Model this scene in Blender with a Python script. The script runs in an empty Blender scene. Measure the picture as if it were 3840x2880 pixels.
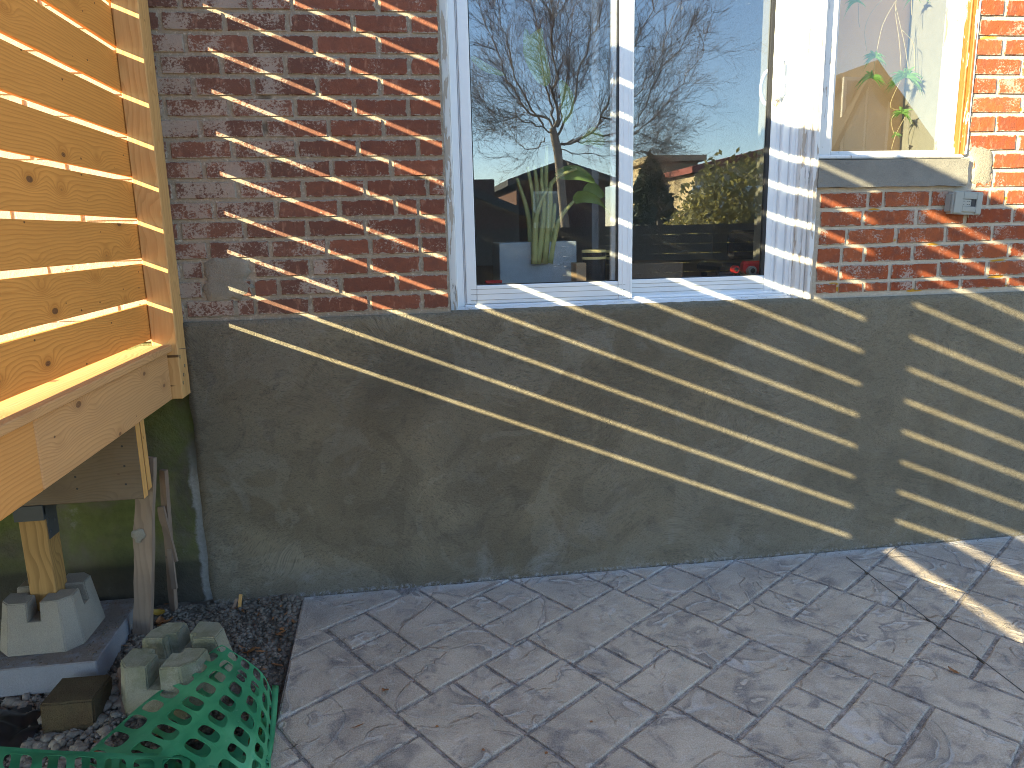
import bpy, bmesh, math, random
from mathutils import Vector, Matrix, noise as mn
R_ = math.radians
random.seed(7)
scene = bpy.context.scene
COL = scene.collection

# ------------------------------------------------------------------ camera, world, sun, exposure
F = 2793.97
YAW, PIT, ROL = -0.1369020, -0.2011720, 0.0229284
CAMPOS = Vector((0.0, -3.0, 1.482))
RM = Matrix.Rotation(YAW, 3, 'Z') @ Matrix.Rotation(PIT, 3, 'X') @ Matrix.Rotation(ROL, 3, 'Y')
cam_data = bpy.data.cameras.new('camera'); cam = bpy.data.objects.new('camera', cam_data); COL.objects.link(cam)
cam_data.sensor_width = 36.0; cam_data.lens = 36.0 * F / 3840.0
cam_data.clip_start = 0.02; cam_data.clip_end = 3000
axx, axy, axz = RM @ Vector((1, 0, 0)), RM @ Vector((0, 1, 0)), RM @ Vector((0, 0, 1))
m3 = Matrix((axx, axz, -axy)).transposed()
cam.matrix_world = Matrix.Translation(CAMPOS) @ m3.to_4x4()
scene.camera = cam

SUN_D = Vector((1.7, 1.0, -0.695)).normalized()          # the way the light travels
world = bpy.data.worlds.new('World'); scene.world = world; world.use_nodes = True
wn = world.node_tree.nodes; wl = world.node_tree.links
bg = wn['Background']; sky = wn.new('ShaderNodeTexSky'); sky.sky_type = 'NISHITA'; sky.sun_disc = False
sky.sun_elevation = R_(19.4); sky.sun_rotation = R_(239.5); sky.altitude = 100; sky.dust_density = 0.1; sky.ozone_density = 2.4
wl.new(sky.outputs[0], bg.inputs[0]); bg.inputs[1].default_value = 0.098
sd = bpy.data.lights.new('sun', 'SUN'); sd.energy = 5.0; sd.angle = R_(0.40); sd.color = (1.0, 0.88, 0.54)
sun = bpy.data.objects.new('sun', sd); COL.objects.link(sun)
sun.rotation_euler = SUN_D.to_track_quat('-Z', 'Y').to_euler(); sun.location = (-8, -6, 6)
vs = scene.view_settings; vs.view_transform = 'Standard'; vs.look = 'None'; vs.gamma = 1.0; vs.use_curve_mapping = False
vs.exposure = 2.65
scene.cycles.max_bounces = 8; scene.cycles.transparent_max_bounces = 16
scene.cycles.sample_clamp_indirect = 6.0; scene.cycles.blur_glossy = 0.1; scene.cycles.filter_width = 1.0
try:
    scene.cycles.use_denoising = True; scene.cycles.denoiser = 'OPENIMAGEDENOISE'; scene.cycles.denoising_input_passes = 'RGB_ALBEDO_NORMAL'; scene.cycles.denoising_prefilter = 'NONE'
except Exception: pass

# photo position (3840 x 2880) to a point at depth Y, height Z or side X
def ray(px, py): return RM @ Vector(((px - 1920) / F, 1.0, -(py - 1440) / F))
def at(px, py, Y):
    d = ray(px, py); return CAMPOS + d * ((Y - CAMPOS.y) / d.y)
def atZ(px, py, Z):
    d = ray(px, py); return CAMPOS + d * ((Z - CAMPOS.z) / d.z)
def atX(px, py, X):
    d = ray(px, py); return CAMPOS + d * ((X - CAMPOS.x) / d.x)
def back(px, py, dist):                                    # what a window pane mirrors stands this far out in the yard
    p = at(px, py, 0.2 + dist); return Vector((p.x, -dist, p.z))
def DZ(x, y): return (x * 1.736, y * 1.736)
def R3(i, x, y): return (((i - 1) % 3) * 1280 + x * .5787, ((i - 1) // 3) * 960 + y * .5787)

# ------------------------------------------------------------------ materials
class M:
    def __init__(s, name, rough=0.8, spec=0.3):
        s.m = bpy.data.materials.new(name); s.m.use_nodes = True; s.t = s.m.node_tree; s.n = s.t.nodes; s.l = s.t.links
        s.b = s.n['Principled BSDF']; s.b.inputs['Roughness'].default_value = rough
        s.b.inputs['Specular IOR Level'].default_value = spec
    def put(s, sock, v):
        if hasattr(v, 'is_output'): s.l.new(v, sock)
        elif isinstance(v, (tuple, list)) and len(v) == 3 and sock.type == 'RGBA': sock.default_value = (*v, 1)
        else: sock.default_value = v
    def pos(s): return s.n.new('ShaderNodeNewGeometry').outputs['Position']
    def obj(s, rnd=True):
        o = s.n.new('ShaderNodeTexCoord').outputs['Object']
        if not rnd: return o
        r = s.rand(); v = s.n.new('ShaderNodeCombineXYZ'); s.put(v.inputs[0], s.math('MULTIPLY', r, 37.0)); s.put(v.inputs[2], s.math('MULTIPLY', r, 91.0)); s.put(v.inputs[1], s.math('MULTIPLY', r, 53.0))
        return s.vm('ADD', o, v.outputs[0])
    def rand(s): return s.n.new('ShaderNodeObjectInfo').outputs['Random']
    def vm(s, op, a, b):
        x = s.n.new('ShaderNodeVectorMath'); x.operation = op; s.put(x.inputs[0], a); s.put(x.inputs[1], b); return x.outputs[0]
    def scale(s, v, sc): return s.vm('MULTIPLY', v, sc)
    def sep(s, v):
        x = s.n.new('ShaderNodeSeparateXYZ'); s.l.new(v, x.inputs[0]); return x.outputs
    def comb(s, a, b, c):
        x = s.n.new('ShaderNodeCombineXYZ'); s.put(x.inputs[0], a); s.put(x.inputs[1], b); s.put(x.inputs[2], c); return x.outputs[0]
    def math(s, op, a, b=0.0, c=0.0, clamp=False):
        x = s.n.new('ShaderNodeMath'); x.operation = op; x.use_clamp = clamp
        s.put(x.inputs[0], a); s.put(x.inputs[1], b); s.put(x.inputs[2], c); return x.outputs[0]
    def noise(s, v, sc, det=4, rough=.5, dist=0.0, out=0):
        x = s.n.new('ShaderNodeTexNoise'); s.l.new(v, x.inputs['Vector']); x.inputs['Scale'].default_value = sc
        x.inputs['Detail'].default_value = det; x.inputs['Roughness'].default_value = rough; x.inputs['Distortion'].default_value = dist
        return x.outputs[out]
    def vor(s, v, sc, feat='F1', out='Distance', rnd=1.0):
        x = s.n.new('ShaderNodeTexVoronoi'); x.feature = feat; s.l.new(v, x.inputs['Vector']); x.inputs['Scale'].default_value = sc
        x.inputs['Randomness'].default_value = rnd
        return x.outputs[out]
    def ramp(s, v, a, b, c=0.0, d=1.0):
        x = s.n.new('ShaderNodeMapRange'); x.interpolation_type = 'SMOOTHSTEP'; s.put(x.inputs[0], v)
        x.inputs[1].default_value = a; x.inputs[2].default_value = b; x.inputs[3].default_value = c; x.inputs[4].default_value = d; return x.outputs[0]
    def mix(s, f, a, b, mode='MIX'):
        x = s.n.new('ShaderNodeMix'); x.data_type = 'RGBA'; x.blend_type = mode; x.clamp_factor = True
        s.put(x.inputs[0], f); s.put(x.inputs[6], a); s.put(x.inputs[7], b); return x.outputs[2]
    def bump(s, h, strength=.5, dist=.01, prev=None):
        x = s.n.new('ShaderNodeBump'); s.put(x.inputs['Height'], h); x.inputs['Strength'].default_value = strength; x.inputs['Distance'].default_value = dist
        if prev is not None: s.l.new(prev, x.inputs['Normal'])
        return x.outputs[0]
    def fin(s, col=None, normal=None, rough=None):
        if col is not None: s.put(s.b.inputs['Base Color'], col)
        if normal is not None: s.l.new(normal, s.b.inputs['Normal'])
        if rough is not None: s.put(s.b.inputs['Roughness'], rough)
        return s.m

def plain(name, col, rough=.6, spec=.3, nz=.06, sc=30, metal=0):
    k = M(name, rough, spec); p = k.obj()
    c = k.mix(k.noise(p, sc, 4), tuple(x * (1 - nz * 2) for x in col), tuple(min(1, x * (1 + nz * 2)) for x in col))
    k.b.inputs['Metallic'].default_value = metal
    return k.fin(c, k.bump(k.noise(p, sc * 4, 3), .15, .002))

def brick_mat():
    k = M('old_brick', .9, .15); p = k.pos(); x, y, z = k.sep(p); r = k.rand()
    dark = k.mix(r, (.112, .058, .044), (.185, .082, .056)); clean_orange = k.mix(r, (.21, .046, .018), (.295, .080, .030))  # weathered brown bricks on the left, cleaner and more orange on the right
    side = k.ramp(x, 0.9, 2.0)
    c = k.mix(side, dark, clean_orange)
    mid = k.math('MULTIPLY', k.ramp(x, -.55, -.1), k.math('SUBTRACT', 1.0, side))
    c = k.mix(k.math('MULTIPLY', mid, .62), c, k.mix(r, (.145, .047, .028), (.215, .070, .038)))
    c = k.mix(k.ramp(k.noise(p, 26, 5, .65), .38, .72), c, k.mix(.5, c, (.10, .05, .04)))
    # face stain streaks
    c = k.mix(k.ramp(k.noise(k.scale(p, (1, 1, .45)), 55, 4, .6), .55, .75, 0, .35), c, (.45, .25, .17))
    # whitewash on the weathered end; past the fence, sun glare painted in as white
    wmask = k.noise(p, 7.5, 3, .55); fine = k.noise(k.scale(p, (1, 1, 1.2)), 95, 6, .72)
    wt = k.math('ADD', k.ramp(x, -.95, .1, .085, -.02), k.math('ADD', k.ramp(x, -1.0, -.97, .13, 0), k.math('MULTIPLY', k.math('SUBTRACT', k.noise(p, 2.3, 2), .5), .16))); wt2 = k.math('MULTIPLY', k.ramp(x, 1.2, 1.7), .02)
    v = k.math('ADD', k.math('ADD', k.math('MULTIPLY', wmask, .60), k.math('MULTIPLY', fine, .55)), k.math('ADD', wt, wt2))
    white = k.ramp(v, .630, .69)
    c = k.mix(k.math('MULTIPLY', white, .66), c, k.mix(k.noise(p, 18, 2), (.30, .26, .215), (.40, .35, .30)))
    ox, oy, oz = k.sep(k.obj(False)); ex = k.math('MULTIPLY', k.math('SUBTRACT', .5, k.math('ABSOLUTE', ox)), .22); ez = k.math('MULTIPLY', k.math('SUBTRACT', .5, k.math('ABSOLUTE', oz)), .064)
    ed = k.math('ADD', k.math('MINIMUM', ex, ez), k.math('MULTIPLY', k.math('SUBTRACT', k.noise(p, 38, 5, .7), .5), .040))
    c = k.mix(k.ramp(ed, .0048, .0014, 0, .95), c, k.mix(k.noise(p, 60, 4), (.20, .17, .135), (.36, .31, .25)))
    h = k.math('ADD', k.noise(p, 70, 6, .65), k.math('MULTIPLY', k.noise(k.scale(p, (1.6, 1, .7)), 190, 4, .6, 1.0), .5))
    pit = k.ramp(k.vor(p, 34), .0, .12)
    nrm = k.bump(k.math('ADD', h, k.math('MULTIPLY', pit, .35)), .75, .004)
    return k.fin(c, nrm)
def mortar_mat():
    k = M('lime_mortar', .95, .1); p = k.pos(); x, y, z = k.sep(p)
    c = k.mix(k.noise(p, 9, 4, .6), (.205, .170, .130), (.33, .28, .215))
    c = k.mix(k.ramp(k.noise(p, 60, 5, .7), .5, .75), c, (.47, .42, .35))
    c = k.mix(k.ramp(k.noise(p, 5.1, 3), .66, .72, 0, .85), c, (.10, .08, .06))
    c = k.mix(k.ramp(x, 1.4, 1.9, 0, .55), c, (.52, .45, .36))
    yel = k.math('MULTIPLY', k.ramp(k.noise(k.scale(p, (1, 1, 3)), 6.3, 2), .63, .69), k.ramp(x, 1.5, 1.8))
    c = k.mix(yel, c, (.42, .22, .03))
    h = k.math('ADD', k.noise(p, 45, 6, .7), k.math('MULTIPLY', k.noise(p, 160, 4, .7), .5))
    return k.fin(c, k.bump(h, .9, .006))
def stucco_mat():
    k = M('cement_parging', .93, .15); p = k.pos(); x, y, z = k.sep(p)
    big = k.noise(p, 1.7, 3, .5, .8); med = k.noise(p, 5.5, 4, .6, 1.2)
    c = k.mix(k.ramp(big, .35, .65), (.150, .124, .084), (.212, .176, .118))
    c = k.mix(k.ramp(k.noise(k.scale(p, (1, 1, 1)), 1.1, 2, .5, .5), .3, .7, 0, .5), c, (.15, .14, .115))
    c = k.mix(k.ramp(med, .56, .74, 0, .42), c, (.22, .205, .18))
    c = k.mix(k.ramp(med, .44, .28, 0, .5), c, (.085, .078, .065))
    pt = k.noise(p, 2.9, 4, .55, 1.4); c = k.mix(k.ramp(pt, .545, .565, 0, .22), c, (.27, .25, .205)); c = k.mix(k.ramp(pt, .42, .40, 0, .25), c, (.08, .068, .05))
    # pale lime bloom low down by the slab
    bl = k.math('MULTIPLY', k.ramp(z, .34, .03), k.ramp(k.noise(p, 6, 5, .6, .8), .52, .72))
    c = k.mix(k.math('MULTIPLY', bl, .45), c, (.29, .28, .26))
    c = k.mix(k.math('MULTIPLY', k.ramp(z, .02, .002), k.ramp(k.noise(p, 45, 6, .7), .46, .64)), c, (.36, .36, .37))
    c = k.mix(k.ramp(z, 1.10, 1.17, 0, .45), c, (.20, .17, .12))
    c = k.mix(k.ramp(x, .3, 2.1, 0, .35), c, (.215, .185, .13))
    
    # trowel arcs: noise stretched along swirling directions
    sw = k.noise(p, 1.6, 2, .5, 0, 1)
    wv = k.vm('ADD', p, k.scale(k.vm('SUBTRACT', sw, (.5, .5, .5)), (.55, .0, .55)))
    arc = k.noise(k.scale(wv, (1, 1, 3.2)), 38, 5, .62, 1.6)
    fine = k.noise(k.scale(wv, (1, 1, 1.9)), 150, 5, .7, .8)
    grit = k.noise(p, 420, 2, .6)
    c = k.mix(k.ramp(arc, .50, .30, 0, .45), c, (.055, .05, .04)); c = k.mix(k.ramp(arc, .58, .78, 0, .32), c, (.27, .245, .20))
    c = k.mix(k.ramp(fine, .52, .34, 0, .5), c, (.045, .04, .033)); c = k.mix(k.ramp(fine, .56, .78, 0, .45), c, (.33, .30, .24))
    h = k.math('ADD', k.math('MULTIPLY', arc, .9), k.math('ADD', k.math('MULTIPLY', fine, .55), k.math('MULTIPLY', grit, .22)))
    n1 = k.bump(k.noise(p, 4.2, 2, .5, .6), .35, .03)
    return k.fin(c, k.bump(h, 1.0, .008, n1))
def moss_mat():
    k = M('mossy_foundation', .95, .1); p = k.pos(); x, y, z = k.sep(p)
    c = k.mix(k.ramp(k.noise(p, 4, 4, .6), .3, .7), (.070, .062, .045), (.14, .122, .088))
    g = k.math('MULTIPLY', k.ramp(k.noise(p, 3.1, 4, .62, .5), .34, .56), k.ramp(z, .05, .35))
    c = k.mix(k.math('MULTIPLY', g, .85), c, k.mix(k.noise(p, 30, 4), (.065, .08, .018), (.15, .165, .05)))
    c = k.mix(k.ramp(k.noise(p, 9, 5, .7), .62, .74, 0, .5), c, (.24, .23, .2))
    c = k.mix(k.ramp(z, .2, .17, 0, .6), c, (.035, .032, .028))
    ps = k.math('MULTIPLY', k.ramp(k.math('ADD', x, k.math('MULTIPLY', k.noise(p, 13, 5, .7), .05)), -.885, -.868), k.ramp(z, .72, .5)); c = k.mix(ps, c, k.mix(k.noise(p, 70, 5, .7), (.16, .16, .15), (.36, .36, .35)))
    h = k.math('ADD', k.noise(p, 14, 6, .65, .6), k.math('MULTIPLY', k.noise(p, 120, 4), .3))
    return k.fin(c, k.bump(h, .9, .012))
def patio_mat(base=False):
    k = M('stamped_concrete_bed' if base else 'stamped_slate_concrete', .8, .12); p = k.pos(); x, y, z = k.sep(p)
    r = k.rand()
    c = k.mix(k.ramp(k.noise(p, 3.2, 4, .6, .5), .32, .68), (.345, .272, .192), (.575, .465, .335))
    c = k.mix(k.math('MULTIPLY', r, .35), c, (.43, .34, .25))
    c = k.mix(k.ramp(k.noise(p, 12, 5, .65, 1.0), .52, .70, 0, .5), c, (.60, .53, .45))
    c = k.mix(k.ramp(k.noise(p, 9, 5, .65, .8), .48, .32, 0, .8), c, (.16, .135, .12))
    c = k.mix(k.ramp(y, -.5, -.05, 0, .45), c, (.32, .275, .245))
    edge = k.math('MULTIPLY', k.ramp(y, -.085, -.004), k.ramp(k.noise(p, 8, 5, .65), .36, .6))
    c = k.mix(k.math('MULTIPLY', edge, .8), c, (.55, .555, .56))
    pn = k.vm('ADD', p, k.scale(k.vm('SUBTRACT', k.noise(p, 6, 3, .5, 0, 1), (.5, .5, .5)), (.05, .05, 0)))
    n = k.math('ADD', k.noise(k.scale(pn, (1, 1, 0)), 3.0, 3, .5, .9), k.math('MULTIPLY', r, .6))
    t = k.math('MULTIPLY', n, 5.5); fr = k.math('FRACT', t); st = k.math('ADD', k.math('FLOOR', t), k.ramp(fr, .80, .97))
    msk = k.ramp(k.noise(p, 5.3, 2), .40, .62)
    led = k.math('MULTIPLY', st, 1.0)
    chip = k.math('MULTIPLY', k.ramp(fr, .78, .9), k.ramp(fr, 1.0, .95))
    c = k.mix(k.math('MULTIPLY', chip, k.math('MULTIPLY', msk, .5)), c, (.62, .57, .53))  # pale ledge lips, relief highlights painted into the colour
    low = k.math('MULTIPLY', k.ramp(fr, .30, .0), k.ramp(fr, .0, .02)); c = k.mix(k.math('MULTIPLY', low, k.math('MULTIPLY', msk, .75)), c, (.105, .09, .083))  # shade below ledges painted in, like dark release pigment in low spots
    c = k.mix(k.ramp(k.vor(p, 42), .055, .03, 0, .45), c, (.5, .48, .46))
    if base: c = k.mix(.72, c, k.mix(k.ramp(k.noise(p, 30, 5, .7), .4, .62), (.05, .045, .043), (.36, .32, .29)))
    c = k.mix(.26, c, k.mix(k.ramp(k.noise(p, 230, 4, .75), .3, .7), (.06, .055, .055), (.75, .69, .65)))
    n1 = k.bump(led, 1.0, .007)
    n2 = k.bump(k.noise(k.scale(pn, (1, 1, 0)), 11, 5, .6, 1.0), .9, .016, n1)
    n3 = k.bump(k.math('ADD', k.noise(p, 110, 5, .7), k.math('MULTIPLY', k.noise(p, 330, 3, .7), .5)), .9, .006, n2)
    return k.fin(c, n3, k.ramp(k.noise(p, 7, 4), .3, .7, .7, .9))
def wood_mat(name, light, dark, knot=(.20, .085, .03), ring=24.0, weather=0.0, wcol=(.3, .27, .23), contrast=1.0, axis=0, rough=.62):
    k = M(name, rough, .25); o = k.obj(); a, b, c3 = k.sep(o)
    ln = (a, b, c3)[axis]; oth = [v for i, v in enumerate((a, b, c3)) if i != axis]
    kv = k.comb(k.math('MULTIPLY', ln, 4.2), k.math('MULTIPLY', oth[0], 1.0), k.math('MULTIPLY', oth[1], 8.5))
    d = k.vor(kv, 1.0, 'F1', 'Distance', .95)
    d2 = k.vor(k.scale(kv, (2.7, 1, 2.3)), 1.0, 'F1', 'Distance', 1.0)
    infl = k.math('POWER', 2.718, k.math('MULTIPLY', d, -7.0))
    low = k.noise(k.comb(k.math('MULTIPLY', ln, 1.1), k.math('MULTIPLY', oth[0], 5.0), k.math('MULTIPLY', oth[1], 6.0)), 1.0, 3, .5, .4)
    ph = k.math('ADD', k.math('ADD', k.math('MULTIPLY', oth[1], ring * 3.2), k.math('MULTIPLY', oth[0], ring * 2.0)), k.math('ADD', k.math('MULTIPLY', low, 9.0), k.math('MULTIPLY', infl, 9.0)))
    fr = k.math('FRACT', ph)
    rg = k.math('MULTIPLY', k.ramp(fr, .35, .93), k.ramp(fr, 1.0, .95))
    fib = k.noise(k.comb(k.math('MULTIPLY', ln, 6), k.math('MULTIPLY', oth[0], 160), k.math('MULTIPLY', oth[1], 160)), 1.0, 4, .6)
    col = k.mix(k.math('MULTIPLY', rg, .75 * contrast), light, dark)
    col = k.mix(k.ramp(low, .35, .65, 0, .35), col, tuple(x * .78 for x in light))
    col = k.mix(k.ramp(fib, .4, .75, 0, .30), col, dark)
    kn = k.ramp(d, .085, .065); halo = k.ramp(d, .26, .08, 0, .5)
    col = k.mix(halo, col, dark); kr = k.math('FRACT', k.math('MULTIPLY', d, 55.0))
    col = k.mix(kn, col, k.mix(k.ramp(kr, .3, .8), knot, tuple(x * .45 for x in knot)))
    col = k.mix(k.ramp(d2, .075, .05, 0, .9), col, tuple(x * .35 for x in knot))
    if weather > 0:
        p = k.pos(); w = k.math('ADD', k.noise(p, 9, 4, .6), k.math('MULTIPLY', fib, .4))
        col = k.mix(k.ramp(w, .45, .9, weather * .5, weather), col, wcol)
    h = k.math('ADD', k.math('MULTIPLY', rg, -.25), k.math('ADD', k.math('MULTIPLY', fib, .6), k.math('MULTIPLY', kn, -.3)))
    return k.fin(col, k.bump(h, .45, .0022))
def concrete_mat(name, c0, c1, grit=.35, bumpd=.004, moss=0.0):
    k = M(name, .92, .15); p = k.obj()
    c = k.mix(k.ramp(k.noise(p, 6, 4, .6), .3, .7), c0, c1)
    c = k.mix(grit, c, k.mix(k.noise(p, 330, 3, .8), tuple(x * .45 for x in c0), tuple(min(1, x * 1.8) for x in c1)))
    if moss: c = k.mix(k.ramp(k.noise(p, 11, 5, .65), .40, .62, 0, moss), c, (.13, .125, .06))
    h = k.math('ADD', k.noise(p, 190, 4, .75), k.math('MULTIPLY', k.noise(p, 25, 4, .6), .8))
    return k.fin(c, k.bump(h, .8, bumpd))
def oldpaint_mat(name, peel=.0, orange=0.0):
    k = M(name, .55, .3); p = k.pos(); v = k.scale(p, (1, 1, .09))
    c = k.mix(k.noise(p, 8, 4), (.48, .475, .465), (.62, .61, .60))
    crack = k.ramp(k.noise(v, 95, 5, .65, .6), .385, .355)
    msk = k.ramp(k.noise(k.scale(p, (1, 1, .4)), 6, 3), .62 - peel * .4, .70 - peel * .3)
    crack = k.math('MULTIPLY', crack, k.ramp(k.noise(k.scale(p, (1, 1, .5)), 3.5, 2), .42, .58, .25, 1))
    c = k.mix(k.math('MULTIPLY', crack, .85), c, (.12, .10, .08))
    flake = k.ramp(k.noise(k.scale(p, (1, 1, .16)), 34, 5, .6, .4), .66 - peel, .68 - peel)
    c = k.mix(flake, c, k.mix(k.noise(v, 60, 3), (.30, .25, .20), (.42, .36, .30)) if orange == 0 else k.mix(k.noise(v, 60, 3), (.14, .05, .009), (.23, .095, .022)))
    return k.fin(c, k.bump(k.math('ADD', k.math('MULTIPLY', crack, -1.0), k.math('MULTIPLY', flake, -.8)), .8, .003))
def glass_mat(name, refl, tint=(1, 1, 1)):
    k = M(name); n, l = k.n, k.l; n.remove(k.b)
    tr = n.new('ShaderNodeBsdfTransparent'); tr.inputs[0].default_value = (*tint, 1)
    gl = n.new('ShaderNodeBsdfGlossy'); gl.inputs['Roughness'].default_value = 0.0; gl.inputs[0].default_value = (.96, .98, 1, 1)
    mx = n.new('ShaderNodeMixShader'); fz = n.new('ShaderNodeLayerWeight'); fz.inputs[0].default_value = .25
    f = k.math('ADD', k.math('MULTIPLY', fz.outputs['Fresnel'], .55), refl)
    l.new(f, mx.inputs[0]); l.new(tr.outputs[0], mx.inputs[1]); l.new(gl.outputs[0], mx.inputs[2])
    p = k.pos(); b = k.bump(k.noise(k.scale(p, (1, .0, .6)), 3.0, 2, .4), .03, .004); l.new(b, gl.inputs['Normal'])
    # dried smears and dust specks
    df = n.new('ShaderNodeBsdfDiffuse'); df.inputs[0].default_value = (.8, .82, .8, 1); m2 = n.new('ShaderNodeMixShader')
    sm = k.math('MULTIPLY', k.ramp(k.noise(k.scale(p, (1.2, 1, .5)), 60, 5, .7, .6), .60, .72), k.ramp(k.noise(p, 5.0, 2), .56, .68, 0, .22))
    sp = k.ramp(k.vor(p, 36), .03, .018, 0, .35)
    l.new(k.math('ADD', k.math('ADD', k.math('MULTIPLY', sm, .6), sp), .003), m2.inputs[0]); l.new(mx.outputs[0], m2.inputs[1]); l.new(df.outputs[0], m2.inputs[2])
    l.new(m2.outputs[0], n['Material Output'].inputs[0]); return k.m
def net_mat():
    k = M('green_plastic_net', .38, .5); p = k.pos(); n, l = k.n, k.l
    c = k.mix(k.ramp(k.noise(p, 7, 3), .35, .65), (.034, .25, .11), (.085, .38, .18))
    c = k.mix(k.ramp(k.noise(p, 60, 5, .7), .60, .74, 0, .35), c, (.22, .42, .30))
    k.fin(c, k.bump(k.noise(p, 26, 3), .25, .004))
    tl = n.new('ShaderNodeBsdfTranslucent'); k.put(tl.inputs[0], c); mx = n.new('ShaderNodeMixShader'); mx.inputs[0].default_value = .3
    l.new(k.b.outputs[0], mx.inputs[1]); l.new(tl.outputs[0], mx.inputs[2]); l.new(mx.outputs[0], n['Material Output'].inputs[0]); return k.m
def leaf_mat(name, c0, c1, tr=.35):
    k = M(name, .45, .35); p = k.obj(); n, l = k.n, k.l
    c = k.mix(k.noise(p, 20, 3), c0, c1); k.fin(c)
    tl = n.new('ShaderNodeBsdfTranslucent'); k.put(tl.inputs[0], c); mx = n.new('ShaderNodeMixShader'); mx.inputs[0].default_value = tr
    l.new(k.b.outputs[0], mx.inputs[1]); l.new(tl.outputs[0], mx.inputs[2]); l.new(mx.outputs[0], n['Material Output'].inputs[0]); return k.m
def ground_mat(name, c0, c1, c2, bd=.01):
    k = M(name, .97, .1); p = k.pos()
    c = k.mix(k.ramp(k.noise(p, 9, 5, .65), .3, .7), c0, c1); c = k.mix(k.ramp(k.noise(p, 120, 4, .7), .52, .75, 0, .55), c, c2)
    return k.fin(c, k.bump(k.math('ADD', k.noise(p, 60, 6, .75), k.noise(p, 16, 4, .7)), .9, bd))

m_brick, m_mortar, m_stucco, m_moss = brick_mat(), mortar_mat(), stucco_mat(), moss_mat()
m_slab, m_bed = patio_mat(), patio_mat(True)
m_cedar = wood_mat('cedar_boards', (.61, .272, .062), (.37, .14, .027), axis=1, ring=30, contrast=.7)
m_cedar_v = wood_mat('cedar_post', (.58, .33, .125), (.40, .19, .06), ring=14, axis=2, contrast=.7)
m_spruce = wood_mat('spruce_fascia', (.52, .285, .115), (.33, .16, .06), axis=1, ring=34, weather=.15, wcol=(.42, .27, .16), contrast=.8)
m_fasc = wood_mat('cedar_fascia', (.57, .275, .085), (.38, .155, .04), axis=1, ring=30, contrast=.7)
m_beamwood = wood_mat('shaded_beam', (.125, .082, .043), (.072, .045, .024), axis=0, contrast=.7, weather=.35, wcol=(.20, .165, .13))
m_sawn = wood_mat('fresh_sawn_end', (.60, .33, .11), (.42, .21, .06), axis=2, ring=10, contrast=.5)
m_pt = wood_mat('treated_post', (.34, .20, .07), (.21, .115, .038), axis=2, ring=16)
m_grey = wood_mat('weathered_plank', (.22, .15, .105), (.11, .07, .05), axis=2, weather=.5, wcol=(.26, .21, .165))
m_redw = wood_mat('weathered_lath', (.21, .12, .07), (.12, .065, .038), axis=2, weather=.3)
m_conc = concrete_mat('precast_concrete', (.178, .162, .136), (.262, .238, .200), .62)
m_concm = concrete_mat('mossy_precast', (.17, .16, .115), (.27, .25, .18), .55, .006, .55)
def paver_mat():
    k = M('paving_slab', .92, .15); p = k.pos(); nz_ = k.sep(k.n.new('ShaderNodeNewGeometry').outputs['Normal'])[2]
    c = k.mix(k.noise(p, 9, 4), (.17, .175, .19), (.235, .24, .26)); c = k.mix(.3, c, k.mix(k.noise(p, 300, 3, .8), (.08, .08, .09), (.42, .42, .44)))
    d = k.math('MULTIPLY', k.ramp(nz_, .5, .9), k.ramp(k.noise(p, 11, 5, .7), .34, .56)); c = k.mix(k.math('MULTIPLY', d, .85), c, k.mix(k.noise(p, 120, 4, .8), (.08, .06, .045), (.27, .215, .17)))
    return k.fin(c, k.bump(k.math('ADD', k.noise(p, 120, 4, .75), k.math('MULTIPLY', d, k.noise(p, 90, 4, .8))), .8, .004))
m_paver = paver_mat()
m_sill = concrete_mat('rough_concrete_sill', (.13, .122, .108), (.20, .187, .163), .45, .005)
m_patch = concrete_mat('cement_patch', (.15, .135, .108), (.27, .245, .20), .4, .008)
m_timber = concrete_mat('rotten_timber', (.035, .026, .017), (.10, .068, .036), .7, .01, .15)
m_vinyl = plain('white_vinyl', (.62, .64, .66), .35, .4, .02, 12)
m_paint, m_peel, m_orange = oldpaint_mat('cracked_white_paint', 0.02), oldpaint_mat('peeling_white_paint', .10), oldpaint_mat('peeled_to_bare_wood', .24, 1.0)
m_gasket = plain('black_gasket', (.02, .02, .022), .5)
m_glass = glass_mat('door_glass', .105); m_glass2 = glass_mat('window_glass', .055)
m_steel = plain('galvanised_steel', (.05, .053, .055), .55, .4, .1, 40, 0)
m_brass = plain('dull_bolt', (.45, .36, .18), .4, .5, .1, 60, .8)
m_soil = ground_mat('damp_soil', (.09, .072, .055), (.165, .136, .108), (.23, .20, .17), .02)
m_clod = ground_mat('soil_crumbs', (.095, .076, .058), (.20, .165, .13), (.27, .24, .21), .004)
m_stone = ground_mat('gravel_stones', (.15, .125, .098), (.30, .255, .205), (.40, .355, .30), .002)
m_yard = ground_mat('yard_ground', (.07, .075, .035), (.13, .12, .07), (.16, .14, .1), .02)
m_net = net_mat()
m_poly = plain('black_plastic_sheet', (.012, .012, .013), .3, .5)
m_dleaf = leaf_mat('dry_leaf', (.20, .085, .035), (.36, .16, .06), .2); m_yleaf = leaf_mat('yellow_leaf', (.42, .24, .03), (.50, .32, .06), .2)
m_gleaf = leaf_mat('houseplant_leaf', (.14, .28, .06), (.30, .44, .15), .45); m_spid = leaf_mat('spider_leaf', (.12, .30, .06), (.26, .42, .10), .4)
m_grass = leaf_mat('grass_blade', (.10, .26, .04), (.16, .34, .07), .3)
m_stem = plain('green_stem', (.30, .33, .13), .5); m_stolon = plain('dry_stolon', (.42, .34, .16), .6)
m_outlet = plain('grey_plastic_cover', (.25, .25, .225), .35, .4, .02); m_dark = plain('dark_plastic', (.025, .025, .03), .4)
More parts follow.
